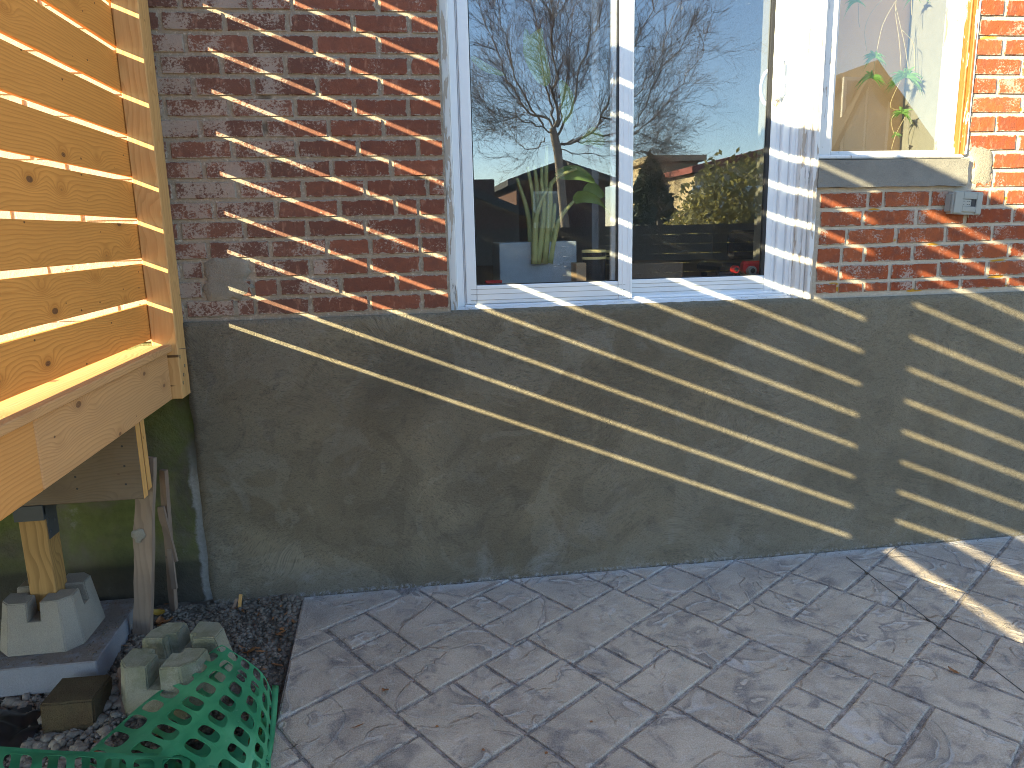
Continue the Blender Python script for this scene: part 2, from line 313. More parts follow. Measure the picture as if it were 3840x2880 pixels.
m_pot = plain('slate_blue_planter', (.30, .35, .38), .5); m_room = plain('room_wall', (.34, .33, .31), .9); m_white = plain('interior_white', (.24, .235, .19), .7)
m_floor = plain('room_floor', (.20, .13, .08), .5); m_blind = plain('ochre_blind', (.58, .36, .17), .9, .1, .04, 6)
m_card = plain('brown_cardboard', (.36, .25, .15), .8); m_yel = plain('cream_lid', (.72, .62, .28), .45); m_red = plain('red_plastic', (.50, .02, .02), .35)
m_bark = plain('tree_bark', (.30, .25, .21), .9, .1, .2, 8); m_twig = plain('bare_twigs', (.13, .09, .075), .9, .1, .2, 3)

# ------------------------------------------------------------------ mesh helpers
def link(name, me, mat=None, parent=None, loc=(0, 0, 0), rot=None):
    o = bpy.data.objects.new(name, me); COL.objects.link(o)
    if mat and me and not me.materials: me.materials.append(mat)
    o.location = loc
    if rot: o.rotation_euler = rot
    if parent:
        o.parent = parent; off = Vector((0, 0, 0)); q = parent
        while q: off += q.location; q = q.parent
        o.location = Vector(loc) - off
    return o
def tag(o, label, cat, group=None, kind=None):
    if label: o['label'] = label
    if cat: o['category'] = cat
    if group: o['group'] = group
    if kind: o['kind'] = kind
    return o
def thing(name, loc, label, cat, group=None):
    o = bpy.data.objects.new(name, None); COL.objects.link(o); o.location = loc; o.empty_display_size = .1
    return tag(o, label, cat, group)
def mesh(name, vs, fs, smooth=False):
    me = bpy.data.meshes.new(name); me.from_pydata([tuple(v) for v in vs], [], fs); me.update()
    if smooth: me.polygons.foreach_set('use_smooth', [True] * len(me.polygons))
    return me
def box_me(name, sx, sy, sz, bev=.0, seg=1, jit=0.0):
    bm = bmesh.new(); bmesh.ops.create_cube(bm, size=1.0)
    for v in bm.verts: v.co = Vector((v.co.x * sx, v.co.y * sy, v.co.z * sz))
    if bev > 0: bmesh.ops.bevel(bm, geom=list(bm.edges), offset=bev, segments=seg, affect='EDGES', clamp_overlap=True)
    if jit:
        for v in bm.verts: v.co += Vector([random.uniform(-jit, jit) for _ in range(3)])
    me = bpy.data.meshes.new(name); bm.to_mesh(me); bm.free(); return me
def box(name, x0, x1, y0, y1, z0, z1, mat, parent=None, bev=.002, rot=None, jit=0.0):
    me = box_me(name, abs(x1 - x0), abs(y1 - y0), abs(z1 - z0), bev, 1, jit)
    return link(name, me, mat, parent, ((x0 + x1) / 2, (y0 + y1) / 2, (z0 + z1) / 2), rot)
def tube(vs, fs, pts, radii, n=6, cap=True):
    rings = []; b0 = len(vs); up = Vector((0.13, .9, .37)).normalized()
    for i, p in enumerate(pts):
        t = (pts[min(i + 1, len(pts) - 1)] - pts[max(i - 1, 0)]);  t = t.normalized() if t.length > 1e-9 else Vector((0, 0, 1))
        a = t.cross(up); a = a.normalized() if a.length > 1e-4 else t.cross(Vector((1, 0, 0))).normalized(); b = t.cross(a)
        r = radii[i] if isinstance(radii, (list, tuple)) else radii
        base = len(vs)
        for j in range(n):
            an = 2 * math.pi * j / n; vs.append(p + a * (math.cos(an) * r) + b * (math.sin(an) * r))
        rings.append(base)
    for i in range(len(rings) - 1):
        for j in range(n):
            k = (j + 1) % n; fs.append((rings[i] + j, rings[i] + k, rings[i + 1] + k, rings[i + 1] + j))
    if cap and n > 2:
        fs.append(tuple(rings[0] + j for j in range(n))[::-1]); fs.append(tuple(rings[-1] + j for j in range(n)))
def extrude_poly(name, poly, z0, z1, mat, parent=None, loc=(0, 0, 0), axis='z'):
    n = len(poly)
    def P(a, b, c): return {'z': (a, b, c), 'y': (a, c, b), 'x': (c, a, b)}[axis]
    vs_ = [P(x, y, z0) for x, y in poly] + [P(x, y, z1) for x, y in poly]
    fs = [tuple(range(n))[::-1], tuple(range(n, 2 * n))] + [(i, (i + 1) % n, n + (i + 1) % n, n + i) for i in range(n)]
    me = mesh(name, vs_, fs); bm = bmesh.new(); bm.from_mesh(me); bmesh.ops.recalc_face_normals(bm, faces=bm.faces); bm.to_mesh(me); bm.free()
    return link(name, me, mat, parent, loc)

# ------------------------------------------------------------------ the setting: ground, soil bed, patio
def sheet(name, x0, x1, y0, y1, z, mat):
    o = link(name, mesh(name, [(x0, y0, z), (x1, y0, z), (x1, y1, z), (x0, y1, z)], [(0, 1, 2, 3)]), mat); o['kind'] = 'structure'; return o
sheet('ground', -400, 400, -400, 60, -.16, m_yard)
def soil_h(x, y):
    t = min(1, max(0, -y / .95)); h = -.002 - .062 * t - .03 * max(0, t - .5)
    if x < -1.1: h -= .03 * min(1, (-1.1 - x) / .2)
    h += .016 * mn.noise(Vector((x * 6, y * 6, 0))) + .010 * mn.noise(Vector((x * 17, y * 17, 3))) + .006 * mn.noise(Vector((x * 45, y * 45, 5)))
    return h
vs_, fs = [], []; NX, NY = 190, 150
for j in range(NY + 1):
    for i in range(NX + 1):
        x = -2.6 + 2.16 * i / NX; y = -1.85 + 1.9 * j / NY; vs_.append((x, y, soil_h(x, y)))
for j in range(NY):
    for i in range(NX):
        a = j * (NX + 1) + i; fs.append((a, a + 1, a + NX + 2, a + NX + 1))
o = link('soil_bed', mesh('soil_bed', vs_, fs, True), m_soil); o['kind'] = 'structure'

# patio: a poured slab with the stamped stones as its pieces
SA, SB = R_(-56.8), R_(36.8)
def st(s, t): return (s * math.cos(SA) + t * math.cos(SB), s * math.sin(SA) + t * math.sin(SB))
PX0 = lambda y: -.503 + (-y) * .030
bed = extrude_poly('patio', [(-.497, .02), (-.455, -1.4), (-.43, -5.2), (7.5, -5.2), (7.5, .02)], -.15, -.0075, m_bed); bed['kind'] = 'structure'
rects = [(-.3, .011, -.9, -.099), (-.3, .011, -.099, 1), (.011, .395, -.295, -.030), (.011, .208, -.475, -.295), (.208, .395, -.485, -.295), (-.3, .1, -1.3, -.48), (.1, .395, -.87, -.485),
 (.011, .243, -.03, 1), (.243, .44, -.03, .139), (.243, .44, .139, .319), (.44, .622, -.03, .319), (.243, .622, .319, .58), (.395, .631, -.416, -.03), (.395, .631, -.559, -.416),
 (.631, .809, -.321, -.18), (.631, .809, -.18, .043), (.622, .631, -.03, .043), (.809, 1.003, -.321, .043), (.631, 1.003, -.559, -.321), (.395, .768, -.87, -.559), (.768, 1.003, -.87, -.559), (.1, .6, -1.3, -.87), (.6, 1.0, -1.3, -.87),
 (1.003, 1.236, -.32, .043), (1.003, 1.236, -.6, -.32), (1.236, 1.6, -.153, .107), (1.236, 1.45, -.5, -.153), (1.45, 1.8, -.5, -.153), (1.0, 1.45, -.85, -.6),
 (.622, .863, .043, .58), (.4, .671, .58, .748), (.4, .671, .748, 1.2), (.671, .861, .58, .924), (.671, .861, .924, 1.5), (.863, 1.057, .043, .204), (.863, 1.057, .204, .373), (.863, 1.238, .373, .64), (1.057, 1.238, .043, .373),
 (.861, 1.096, .64, .796), (.861, 1.096, .796, 1.183), (.861, 1.096, 1.183, 1.8), (1.096, 1.467, .64, .887), (1.096, 1.276, .887, 1.03), (1.096, 1.276, 1.03, 1.243), (1.276, 1.467, .887, 1.243),
 (1.096, 1.339, 1.243, 2.2), (1.339, 1.522, 1.243, 1.583), (1.522, 1.703, 1.243, 1.583), (1.339, 1.703, 1.583, 1.838), (1.339, 1.703, 1.838, 2.6), (1.467, 1.703, .857, 1.243), (1.467, 1.703, .701, .857),
 (1.238, 1.471, .256, .64), (1.238, 1.471, .107, .256), (1.471, 1.646, .485, .701), (1.471, 1.646, .346, .485), (1.646, 1.838, .346, .701), (1.471, 1.838, .107, .346), (1.838, 2.08, .3, .701), (1.6, 1.838, -.153, .107), (1.838, 2.2, -.1, .3),
 (1.703, 1.88, .944, 1.089), (1.703, 1.88, 1.089, 1.312), (1.88, 2.1, .944, 1.312), (1.703, 2.08, .701, .944), (1.703, 1.96, 1.312, 1.62), (1.703, 2.2, 1.62, 1.9), (1.96, 2.2, 1.312, 1.62), (1.703, 2.0, 1.9, 2.7), (2.0, 2.4, 1.9, 3.0), (2.08, 2.4, .5, .944), (2.1, 2.4, .944, 1.312)]
def clip(poly, nx, ny, c):                        # keep nx*x+ny*y <= c
    out = []
    for i in range(len(poly)):
        a, b = poly[i], poly[(i + 1) % len(poly)]; da = nx * a[0] + ny * a[1] - c; db = nx * b[0] + ny * b[1] - c
        if da <= 0: out.append(a)
        if da * db < 0: t = da / (da - db); out.append((a[0] + (b[0] - a[0]) * t, a[1] + (b[1] - a[1]) * t))
    return out
def inset(poly, d):
    n = len(poly); A = sum(poly[i][0] * poly[(i + 1) % n][1] - poly[(i + 1) % n][0] * poly[i][1] for i in range(n)); s = 1 if A > 0 else -1
    lines = []
    for i in range(n):
        a, b = poly[i], poly[(i + 1) % n]; dx, dy = b[0] - a[0], b[1] - a[1]; L = math.hypot(dx, dy)
        if L < 1e-6: continue
        nx, ny = -dy / L * s, dx / L * s; lines.append((nx, ny, nx * a[0] + ny * a[1] + d))
    out = []
    for i in range(len(lines)):
        a, b = lines[i - 1], lines[i]; det = a[0] * b[1] - a[1] * b[0]
        if abs(det) < 1e-6: continue
        out.append(((a[2] * b[1] - a[1] * b[2]) / det, (a[0] * b[2] - a[2] * b[0]) / det))
    return out if s > 0 else out[::-1]
def stone(poly, gap=.0065):
    P = inset(poly, gap)
    if len(P) < 3: return
    for i in range(len(P)):
        for v in P:
            if abs(v[0]) > 9 or abs(v[1]) > 9: return
    pts = []
    for i in range(len(P)):
        a, b = P[i], P[(i + 1) % len(P)]; L = math.hypot(b[0] - a[0], b[1] - a[1]); n = max(1, min(5, int(L / .05)))
        for k in range(n):
            t = k / n; x, y = a[0] + (b[0] - a[0]) * t, a[1] + (b[1] - a[1]) * t
            j = .0022; x += j * mn.noise(Vector((x * 40, y * 40, 1))) * 1.3; y += j * mn.noise(Vector((x * 40, y * 40, 9))) * 1.3; pts.append((x, y))
    if len(pts) < 4: return
    cx = sum(p[0] for p in pts) / len(pts); cy = sum(p[1] for p in pts) / len(pts)
    tx, ty, tz = random.uniform(-.004, .004), random.uniform(-.004, .004), random.uniform(-.0008, .0006)
    R0 = [(x, y, -.012) for x, y in pts]
    def sh(x, y, d):
        L = math.hypot(cx - x, cy - y) or 1; return (x + (cx - x) / L * d, y + (cy - y) / L * d)
    R1 = [(*sh(x, y, .001), -.0035) for x, y in pts]
    R2 = [(*sh(x, y, .007), tz + tx * (x - cx) + ty * (y - cy)) for x, y in pts]
    n = len(pts); V = [(a - cx, b - cy, c) for a, b, c in R0 + R1 + R2]
    fs = []
    for r in (0, 1):
        for i in range(n): k = (i + 1) % n; fs.append((r * n + i, r * n + k, (r + 1) * n + k, (r + 1) * n + i))
    fs.append(tuple(2 * n + i for i in range(n)))
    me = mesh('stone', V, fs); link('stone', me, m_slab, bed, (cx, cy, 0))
for (s0, s1, t0, t1) in rects:
    poly = [st(s0, t0), st(s1, t0), st(s1, t1), st(s0, t1)]
    poly = clip(poly, 0, 1, -.004); 
    if len(poly) >= 3: poly = clip(poly, -1, -.030, .500)
    if len(poly) >= 3: stone(poly)
ca_, cb_ = atZ(*R3(9, 1060, 290), 0), atZ(*R3(9, 2212, 1170), 0); cl = (cb_ - ca_).length + .5; cd = (cb_ - ca_).normalized(); cc = ca_ + cd * (cl / 2)
link('saw_cut', box_me('saw_cut', cl, .0040, .008), plain('groove_dark', (.085, .075, .065), .95, .1), bed, (cc.x, cc.y, -.0028), (0, 0, math.atan2(cd.y, cd.x)))  # dark strip laid on the stones imitates the shaded saw groove
# plain grid of the same stones further out, past the picture
random.seed(3); Vx, Fx = [], []
def in_front(x, y):
    for (s0, s1, t0, t1) in rects:
        det = math.cos(SA) * math.sin(SB) - math.cos(SB) * math.sin(SA)
        s = (x * math.sin(SB) - y * math.cos(SB)) / det; t = (y * math.cos(SA) - x * math.sin(SA)) / det
        if s0 - .16 < s < s1 + .16 and t0 - .16 < t < t1 + .16: return True
    return False
for i in range(-30, 60):
    for j in range(-40, 50):
        s0, t0 = i * .24, j * .3 + (i % 2) * .14; c = st(s0 + .12, t0 + .15)
        if not (-.3 < c[0] < 7.2 and -5 < c[1] < -.16) or in_front(*c): continue
        P = inset([st(s0, t0), st(s0 + .24, t0), st(s0 + .24, t0 + .3), st(s0, t0 + .3)], .006); b = len(Vx)
        Vx += [(x, y, -.012) for x, y in P] + [(x, y, -.001) for x, y in P]; Fx += [(b + 4, b + 5, b + 6, b + 7)] + [(b + q, b + (q + 1) % 4, b + 4 + (q + 1) % 4, b + 4 + q) for q in range(4)]
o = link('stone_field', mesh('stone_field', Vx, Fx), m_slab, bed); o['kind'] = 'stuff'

# ------------------------------------------------------------------ house
random.seed(11)
house = thing('brick_house', (0, .2, 0), 'old red brick house wall with whitewash stains above fresh grey parging', 'house')
# backing wall with mortar, with openings for door and window
def wallpanel(name, x0, x1, z0, z1, y0, y1, mat, parent=house, bev=0): return box(name, x0, x1, y0, y1, z0, z1, mat, parent, bev)
YB, YM = .012, .0175
DX0, DX1, WX1 = .170, 1.722, 2.385
wallpanel('mortar', -6, DX0 + .002, 1.1, 5.2, YM, .10, m_mortar)
wallpanel('mortar', WX1 - .002, 8, 1.1, 5.2, YM, .10, m_mortar)
wallpanel('mortar', DX1 - .002, WX1 - .002, 1.1, 1.64, YM, .10, m_mortar)
wallpanel('mortar', DX0 + .002, WX1 - .002, 3.3, 5.2, YM, .10, m_mortar)
# brick meshes
def brick_me(k):
    rnd = random.Random(100 + k); n = 12; pts = []
    for sx, sy, m in ((-1, -1, 4), (1, -1, 2), (1, 1, 4), (-1, 1, 2)):
        pass
    base = [(-1, -1), (-.4, -1), (.3, -1), (1, -1), (1, 0), (1, 1), (.4, 1), (-.3, 1), (-1, 1), (-1, 0)]
    o_, i_ = [], []
    for x, y in base:
        dx, dy = rnd.uniform(-.012, .012), rnd.uniform(-.05, .05)
        cx = .985 if abs(x) == 1 and abs(y) == 1 else 1
        chip = 1 - (rnd.random() < .25) * rnd.uniform(.02, .07)
        o_.append(((x * cx * chip + dx) * .5, .0, (y * cx * (1 - (rnd.random() < .2) * .08) + dy) * .5))
        i_.append(((x * .965 + dx) * .5, rnd.uniform(-.0016, 0) - .0042, (y * .90 + dy) * .5))
    bk = [(x, .03, z) for x, _, z in o_]
    V = bk + [(x, .0, z) for x, _, z in o_] + i_; n = len(base); fs = []
    for r in (0, 1):
        for i in range(n): q = (i + 1) % n; fs.append((r * n + i, (r + 1) * n + i, (r + 1) * n + q, r * n + q))
    c = len(V); V.append((rnd.uniform(-.1, .1), -.0046, rnd.uniform(-.1, .1)))
    for i in range(n): fs.append((2 * n + i, c, 2 * n + (i + 1) % n))
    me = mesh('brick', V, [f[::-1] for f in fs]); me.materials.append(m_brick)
    bm = bmesh.new(); bm.from_mesh(me); bmesh.ops.recalc_face_normals(bm, faces=bm.faces); bm.to_mesh(me); bm.free(); return me
BRICKS = [brick_me(k) for k in range(12)]; nb = 0
def brick(x0, x1, z0, z1, dy=0):
    global nb
    if x1 - x0 < .02: return
    me = BRICKS[nb % 12]; nb += 1
    o = link('brick', me, None, house, ((x0 + x1) / 2, YB + .0042 + dy + random.uniform(-.0012, .0012), (z0 + z1) / 2))
    o.scale = (x1 - x0, 1, z1 - z0); o.rotation_euler = (0, random.uniform(-.004, .004), 0)
G = .0062
LZ = [2.2865 - .0737 * k for k in range(16)]   # mortar centre under course k
LZ[15] = 1.181
LJ = [[(1, 1165), (1, 1620), (1, 1890), (2, 235)], [(1, 1035), (1, 1455), (1, 1865), (2, 75), (2, 440)], [(1, 1200), (1, 1625), (1, 2045), (2, 240)], [(1, 1030), (1, 1435), (1, 1850), (2, 45), (2, 440)],
      [(1, 1255), (1, 1640), (1, 2060), (2, 255)], [(1, 1065), (1, 1490), (1, 1910), (2, 85), (2, 435)], [(1, 1300), (1, 1720), (1, 2130), (2, 275)], [(1, 1090), (1, 1510), (1, 1925), (2, 110), (2, 500)],
      [(1, 1320), (1, 1735), (1, 2150), (2, 325)], [(1, 1125), (1, 1540), (1, 1965), (2, 160), (2, 560)], [(1, 1390), (1, 1790), (1, 2200), (2, 355), (2, 500)], [(1, 1165), (1, 1585), (1, 1990), (2, 160), (2, 495)],
      [(1, 1350), (1, 1750), (2, -90), (2, 190), (2, 515)], [(4, 1175), (4, 1320), (4, 1640), (4, 2015), (5, 185), (5, 520)], [(4, 1320), (4, 1640), (4, 1805), (5, 0), (5, 360)], [(4, 1200), (4, 1530), (4, 1655), (4, 2015), (5, 185), (5, 525)]]
RY = {1: [60 + 137.2 * i for i in range(12)], 2: [0] * 12}
for c in range(16):
    zt = (LZ[c - 1] if c else 2.360) - G; zb = LZ[c] + G
    if c == 15: zt = LZ[14] - G
    zc = (zt + zb) / 2; xs = []
    for reg, px in LJ[c]:
        # find the row in the picture at this height, then the joint's x
        py = 30
        p = at(*R3(reg, px, 800), YB)
        for _ in range(6):
            e = at(*R3(reg, px, py), YB).z - zc; py += e * 1800
        xs.append(at(*R3(reg, px, py), YB).x)
    x = xs[0]; left = []
    while x > -2.3: x -= .232 + random.uniform(-.006, .006); left.append(x)
    xs = left[::-1] + xs + [DX0 - .004 + G]
    for a, b in zip(xs[:-1], xs[1:]):
        if b < -2.25: continue
        if c >= 13 and abs((a + b) / 2 + .615) < .06 and c < 15: continue      # here a cement patch stands for the bricks
        brick(a + G, b - G, zb, zt)
# right of the door
RZ = [2.308 - .0764 * k for k in range(15)] + [1.186]
RJ = [[(3, 1905), (3, 2090)], [(3, 1915)], [(3, 1895), (3, 2075)], [(3, 1885), (3, 2200)], [(3, 1870), (3, 2040)], [(3, 1865), (3, 2200)], [(3, 1855), (3, 2030)], [(3, 1850), (3, 2170)],
      [(3, 1880), (3, 2003)], [(3, 1895), (3, 2010)],
      [(3, 885), (3, 1205), (3, 1300), (3, 1608), (3, 1755), (3, 1985), (3, 2090)], [(3, 885), (3, 1170), (3, 1515), (3, 1835), (3, 2140)], [(3, 878), (3, 1063), (3, 1382), (3, 1703), (3, 2008)],
      [(3, 868), (3, 1030), (3, 1175), (3, 1490), (3, 1808), (3, 2115)], [(6, 860), (6, 1015), (6, 1345), (6, 1660), (6, 1972)], [(6, 858), (6, 1005), (6, 1172), (6, 1338), (6, 1495), (6, 1800), (6, 2103)]]
for c in range(16):
    zt = (RZ[c - 1] if c else 2.384) - G; zb = RZ[c] + G; zc = (zt + zb) / 2; xs = []
    for reg, px in RJ[c]:
        py = 30
        for _ in range(6): py += (at(*R3(reg, px, py), YB).z - zc) * 1800
        xs.append(at(*R3(reg, px, py), YB).x)
    x = xs[-1]
    while x < 3.25: x += .24 + random.uniform(-.006, .006); xs.append(x)
    if c < 10 and xs[0] < WX1: xs[0] = WX1 + random.uniform(0, .006)
    if c >= 10: xs[0] = max(xs[0], DX1)
    for a, b in zip(xs[:-1], xs[1:]): brick(a + G, b - G, zb, zt)
# the rest of the brickwork, outside the picture, joined
Vx, Fx = [], []; rr = random.Random(5)
for c in range(-6, 52):
    z0 = 1.186 + c * .0742; off = (c % 2) * .12
    for i in range(-30, 40):
        a = i * .238 + off; b = a + .238
        if z0 < 1.15: continue
        if -2.2 < (a + b) / 2 < .17 and z0 < 2.33: continue
        if z0 < 2.36 and (a + b) / 2 < 3.3 and (a + b) / 2 > .1: continue
        if z0 < 3.3 and b > DX0 and a < WX1: continue
        q = len(Vx); x0, x1, zz0, zz1 = a + G, b - G, z0 + G, z0 + .0742 - G
        Vx += [(x0, .03, zz0), (x1, .03, zz0), (x1, .03, zz1), (x0, .03, zz1), (x0, YB, zz0), (x1, YB, zz0), (x1, YB, zz1), (x0, YB, zz1)]
        Fx += [(q + 4, q + 5, q + 6, q + 7), (q, q + 1, q + 5, q + 4), (q + 2, q + 3, q + 7, q + 6), (q + 1, q + 2, q + 6, q + 5), (q + 3, q, q + 4, q + 7)]
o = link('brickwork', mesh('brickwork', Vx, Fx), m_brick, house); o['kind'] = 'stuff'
# cement smears over the bricks
def lump(name, pts_px, Y0, thick, mat, seed, parent=house):
    P = [at(*p, Y0) for p in pts_px]; cx = sum(p.x for p in P) / len(P); cz = sum(p.z for p in P) / len(P)
    rnd = random.Random(seed); n = 40; V, fs = [(0, -thick, 0)], []; out = []
    per = []
    for i in range(n):
        t = i / n * len(P); a, b = P[int(t) % len(P)], P[(int(t) + 1) % len(P)]; f = t - int(t); per.append((a.x + (b.x - a.x) * f - cx, a.z + (b.z - a.z) * f - cz))
    for r, th in ((.35, 1), (.7, .9), (.92, .65), (1.0, -.2)):
        for x, z in per:
            w = 1 + .26 * mn.noise(Vector((x * 34 + seed, z * 34, 0)))
            V.append((x * r * w, -thick * th * (1 + .5 * mn.noise(Vector((x * r * 25, z * r * 25, seed)))), z * r * w))
    for i in range(n): fs.append((0, 1 + (i + 1) % n, 1 + i))
    for r in range(3):
        for i in range(n): k = (i + 1) % n; fs.append((1 + r * n + i, 1 + r * n + k, 1 + (r + 1) * n + k, 1 + (r + 1) * n + i))
    me = mesh(name, V, fs, True); bm = bmesh.new(); bm.from_mesh(me); bmesh.ops.recalc_face_normals(bm, faces=bm.faces); bm.to_mesh(me); bm.free()
    return link(name, me, mat, parent, (cx, Y0, cz))
lump('cement_patch', [R3(4, *p) for p in ((1320, 50), (1400, 0), (1560, 10), (1640, 60), (1600, 150), (1650, 200), (1560, 290), (1380, 300), (1300, 240), (1330, 150))], .016, .009, m_patch, 2)
lump('cement_patch', [R3(4, *p) for p in ((1190, 320), (1330, 290), (1600, 290), (1660, 330), (1650, 385), (1400, 400), (1215, 400))], .017, .0045, m_patch, 4)
lump('cement_patch', [R3(3, *p) for p in ((1860, 945), (1990, 960), (2010, 1010), (2000, 1180), (1960, 1210), (1860, 1190), (1890, 1080))], .016, .0075, m_patch, 5)
# parging and the old foundation beside it
def grid_wall(name, x0, x1, z0, z1, y0, mat, nx, nz, amp, freq, ragged=None, top_ledge=None):
    V, fs = [], []
    for j in range(nz + 1):
        for i in range(nx + 1):
            x = x0 + (x1 - x0) * i / nx; z = z0 + (z1 - z0) * j / nz
            y = y0 + amp * mn.noise(Vector((x * freq, z * freq, 2))) + amp * .4 * mn.noise(Vector((x * freq * 4, z * freq * 4, 7)))
            if ragged and i == 0: x += ragged * mn.noise(Vector((1.3, z * 9, 4)))
            V.append((x, y, z))
    for j in range(nz):
        for i in range(nx): a = j * (nx + 1) + i; fs.append((a, a + 1, a + nx + 2, a + nx + 1))
    b = len(V)
    # returns: left edge and top ledge running back under the door
    for j in range(nz + 1): v = V[j * (nx + 1)]; V.append((v[0] - .001, .10, v[2]))
    for j in range(nz): fs.append((j * (nx + 1), (j + 1) * (nx + 1), b + j + 1, b + j))
    c = len(V)
    for i in range(nx + 1): v = V[nz * (nx + 1) + i]; V.append((v[0], .11, v[2] + .010))
    for i in range(nx): fs.append((nz * (nx + 1) + i, nz * (nx + 1) + i + 1, c + i + 1, c + i))
    me = mesh(name, V, fs, True); return link(name, me, mat, house)
grid_wall('parging', -.862, 7.0, -.08, 1.168, 0.0, m_stucco, 300, 60, .0035, 1.6, .010)
grid_wall('foundation_wall', -5.0, -.84, -.3, 1.165, .030, m_moss, 240, 70, .012, 3.0)

# sliding patio door, set back in its opening
YF = .088
door = box('sliding_door', .2, .236, YF, YF + .09, 1.178, 3.2, m_vinyl, house, .003); door.name = 'sliding_door'
door['label'] = 'white vinyl two-panel sliding patio door'
def dpart(name, x0, x1, z0, z1, y0, y1, mat=None, bev=.003, parent=None): return box(name, x0, x1, y0, y1, z0, z1, mat or m_vinyl, parent or door, bev)
dpart('frame_bottom', .236, 1.655, 1.160, 1.190, YF - .008, YF + .10)
dpart('track', .236, 1.655, 1.190, 1.199, YF + .004, YF + .016); dpart('track', .95, 1.64, 1.190, 1.201, YF + .026, YF + .036)
dpart('frame_side', 1.64, 1.662, 1.178, 3.2, YF - .004, YF + .09); dpart('frame_top', .2, 1.66, 3.2, 3.24, YF, YF + .09)
dpart('jamb_stop', 1.605, 1.640, 1.190, 3.2, YF + .012, YF + .09, bev=.004); dpart('jamb_stop', 1.588, 1.605, 1.190, 3.2, YF + .030, YF + .09, bev=.003)
# left (outer) sash
SZ0 = 1.192
dpart('stile', .2435, .2865, SZ0, 3.15, YF - .002, YF + .032); dpart('stile', .2375, .2425, 1.19, 3.2, YF + .004, YF + .03)
dpart('stile', .889, .950, SZ0, 3.15, YF - .004, YF + .030)
for k, xx in enumerate((.9085, .9295, .9405)): dpart('stile_ridge', xx - .0016, xx + .0016, SZ0 + .001, 3.15, YF - .0056, YF + .0, bev=.0006)
dpart('rail', .2865, .889, SZ0, 1.2685, YF - .003, YF + .031)
for zz in (1.208, 1.232, 1.2525): dpart('rail_groove', .262, .92, zz - .0009, zz + .0009, YF - .0042, YF - .001, m_outlet, 0)
dpart('gasket', .2865, .2905, 1.2685, 3.15, YF + .004, YF + .02, m_gasket, 0); dpart('gasket', .2905, .883, 1.2685, 1.2725, YF + .004, YF + .02, m_gasket, 0)
dpart('gasket', .883, .889, 1.2685, 3.15, YF - .001, YF + .02, m_gasket, 0)
dpart('glass_pane', .2905, .883, 1.2725, 3.15, YF + .010, YF + .014, m_glass, 0)
# right (inner) sash
YI = YF + .038
dpart('stile', .872, .905, SZ0 + .004, 3.15, YI + .006, YI + .036); dpart('stile', 1.563, 1.606, SZ0 + .004, 3.15, YI - .004, YI + .036)
dpart('rail', .951, 1.563, SZ0 + .006, 1.2700, YI - .003, YI + .034)
for zz in (1.214, 1.236, 1.252): dpart('rail_groove', .955, 1.56, zz - .0009, zz + .0009, YI - .0042, YI - .001, m_outlet, 0)
dpart('gasket', 1.549, 1.563, 1.2700, 3.15, YI - .001, YI + .02, m_gasket, 0); dpart('gasket', .951, 1.549, 1.2700, 1.2735, YI + .002, YI + .02, m_gasket, 0)
dpart('glass_pane', .905, 1.549, 1.2735, 3.15, YI + .010, YI + .014, m_glass, 0)
# handles outside and inside
def handle(X, Y, Z, s, h, out, name='handle'):
    V, fs2 = [], []; pts = []
    for i in range(13):
        t = i / 12; a = math.pi * t; pts.append(Vector((X + s * .026 * math.sin(a) ** .45, Y + out * math.sin(a) ** .5, Z - h / 2 + h * t)))
    tube(V, fs2, pts, [.007 + .003 * (abs(i - 6) / 6) for i in range(13)], 8); return link(name, mesh(name, V, fs2, True), m_vinyl, door)
dpart('handle_plate', 1.566, 1.592, 1.985, 2.185, YI - .010, YI - .003, bev=.003)
handle(1.578, YI - .010, 2.085, .18, .165, -.036)
handle(1.572, YI + .040, 2.060, -1.0, .145, .030)
for z in (2.03, 2.13): dpart('handle_screw', 1.5755, 1.5805, z - .0025, z + .0025, YI - .0118, YI - .0095, m_outlet, .001)
V, fs2 = [], []; tube(V, fs2, [Vector((1.580, YI - .012, 2.012)), Vector((1.570, YI - .020, 2.000)), Vector((1.558, YI - .018, 1.985)), Vector((1.572, YI - .016, 1.975)), Vector((1.590, YI - .013, 1.990)), Vector((1.583, YI - .012, 2.010))], .0022, 5)
link('wire_latch', mesh('wire_latch', V, fs2, True), m_card, door)

# old painted casings
cas = box('door_casing', .1725, .2045, .058, YF + .02, 1.168, 3.3, m_peel, house, .004); cas['label'] = 'cracked and peeling white wood casing of the patio door'
def cpart(name, x0, x1, y0, y1, z0, z1, m, parent=cas, bev=.003): return box(name, x0, x1, y0, y1, z0, z1, m, parent, bev)
cpart('caulk_bead', .2045, .2095, YF - .012, YF + .02, 1.172, 3.3, m_vinyl)
cpart('casing_board', 1.663, 1.700, .040, YF + .02, 1.170, 3.3, m_peel); cpart('casing_board', 1.700, 1.7225, .004, .050, 1.168, 3.3, m_peel)
cpart('casing_bead', 1.683, 1.701, .026, .046, 1.170, 3.3, m_paint, bev=.006); cpart('casing_bead', 1.655, 1.664, YF - .016, YF + .01, 1.175, 3.3, m_vinyl)
# white mortar line under the door
V, fs2 = [], []; n = 120
for i in range(n + 1):
    x = .19 + 1.49 * i / n; w = .5 + .5 * mn.noise(Vector((x * 30, 0, 0)))
    V += [(x, YF - .006, 1.183), (x, YF - .012 - .014 * w, 1.176 + .006 * w), (x, YF - .02 - .024 * w, 1.1705)]
for i in range(n):
    for q in (0, 1): a = i * 3 + q; fs2.append((a, a + 1, a + 4, a + 3))
link('caulk_line', mesh('caulk_line', V, fs2, True), m_paint, door)

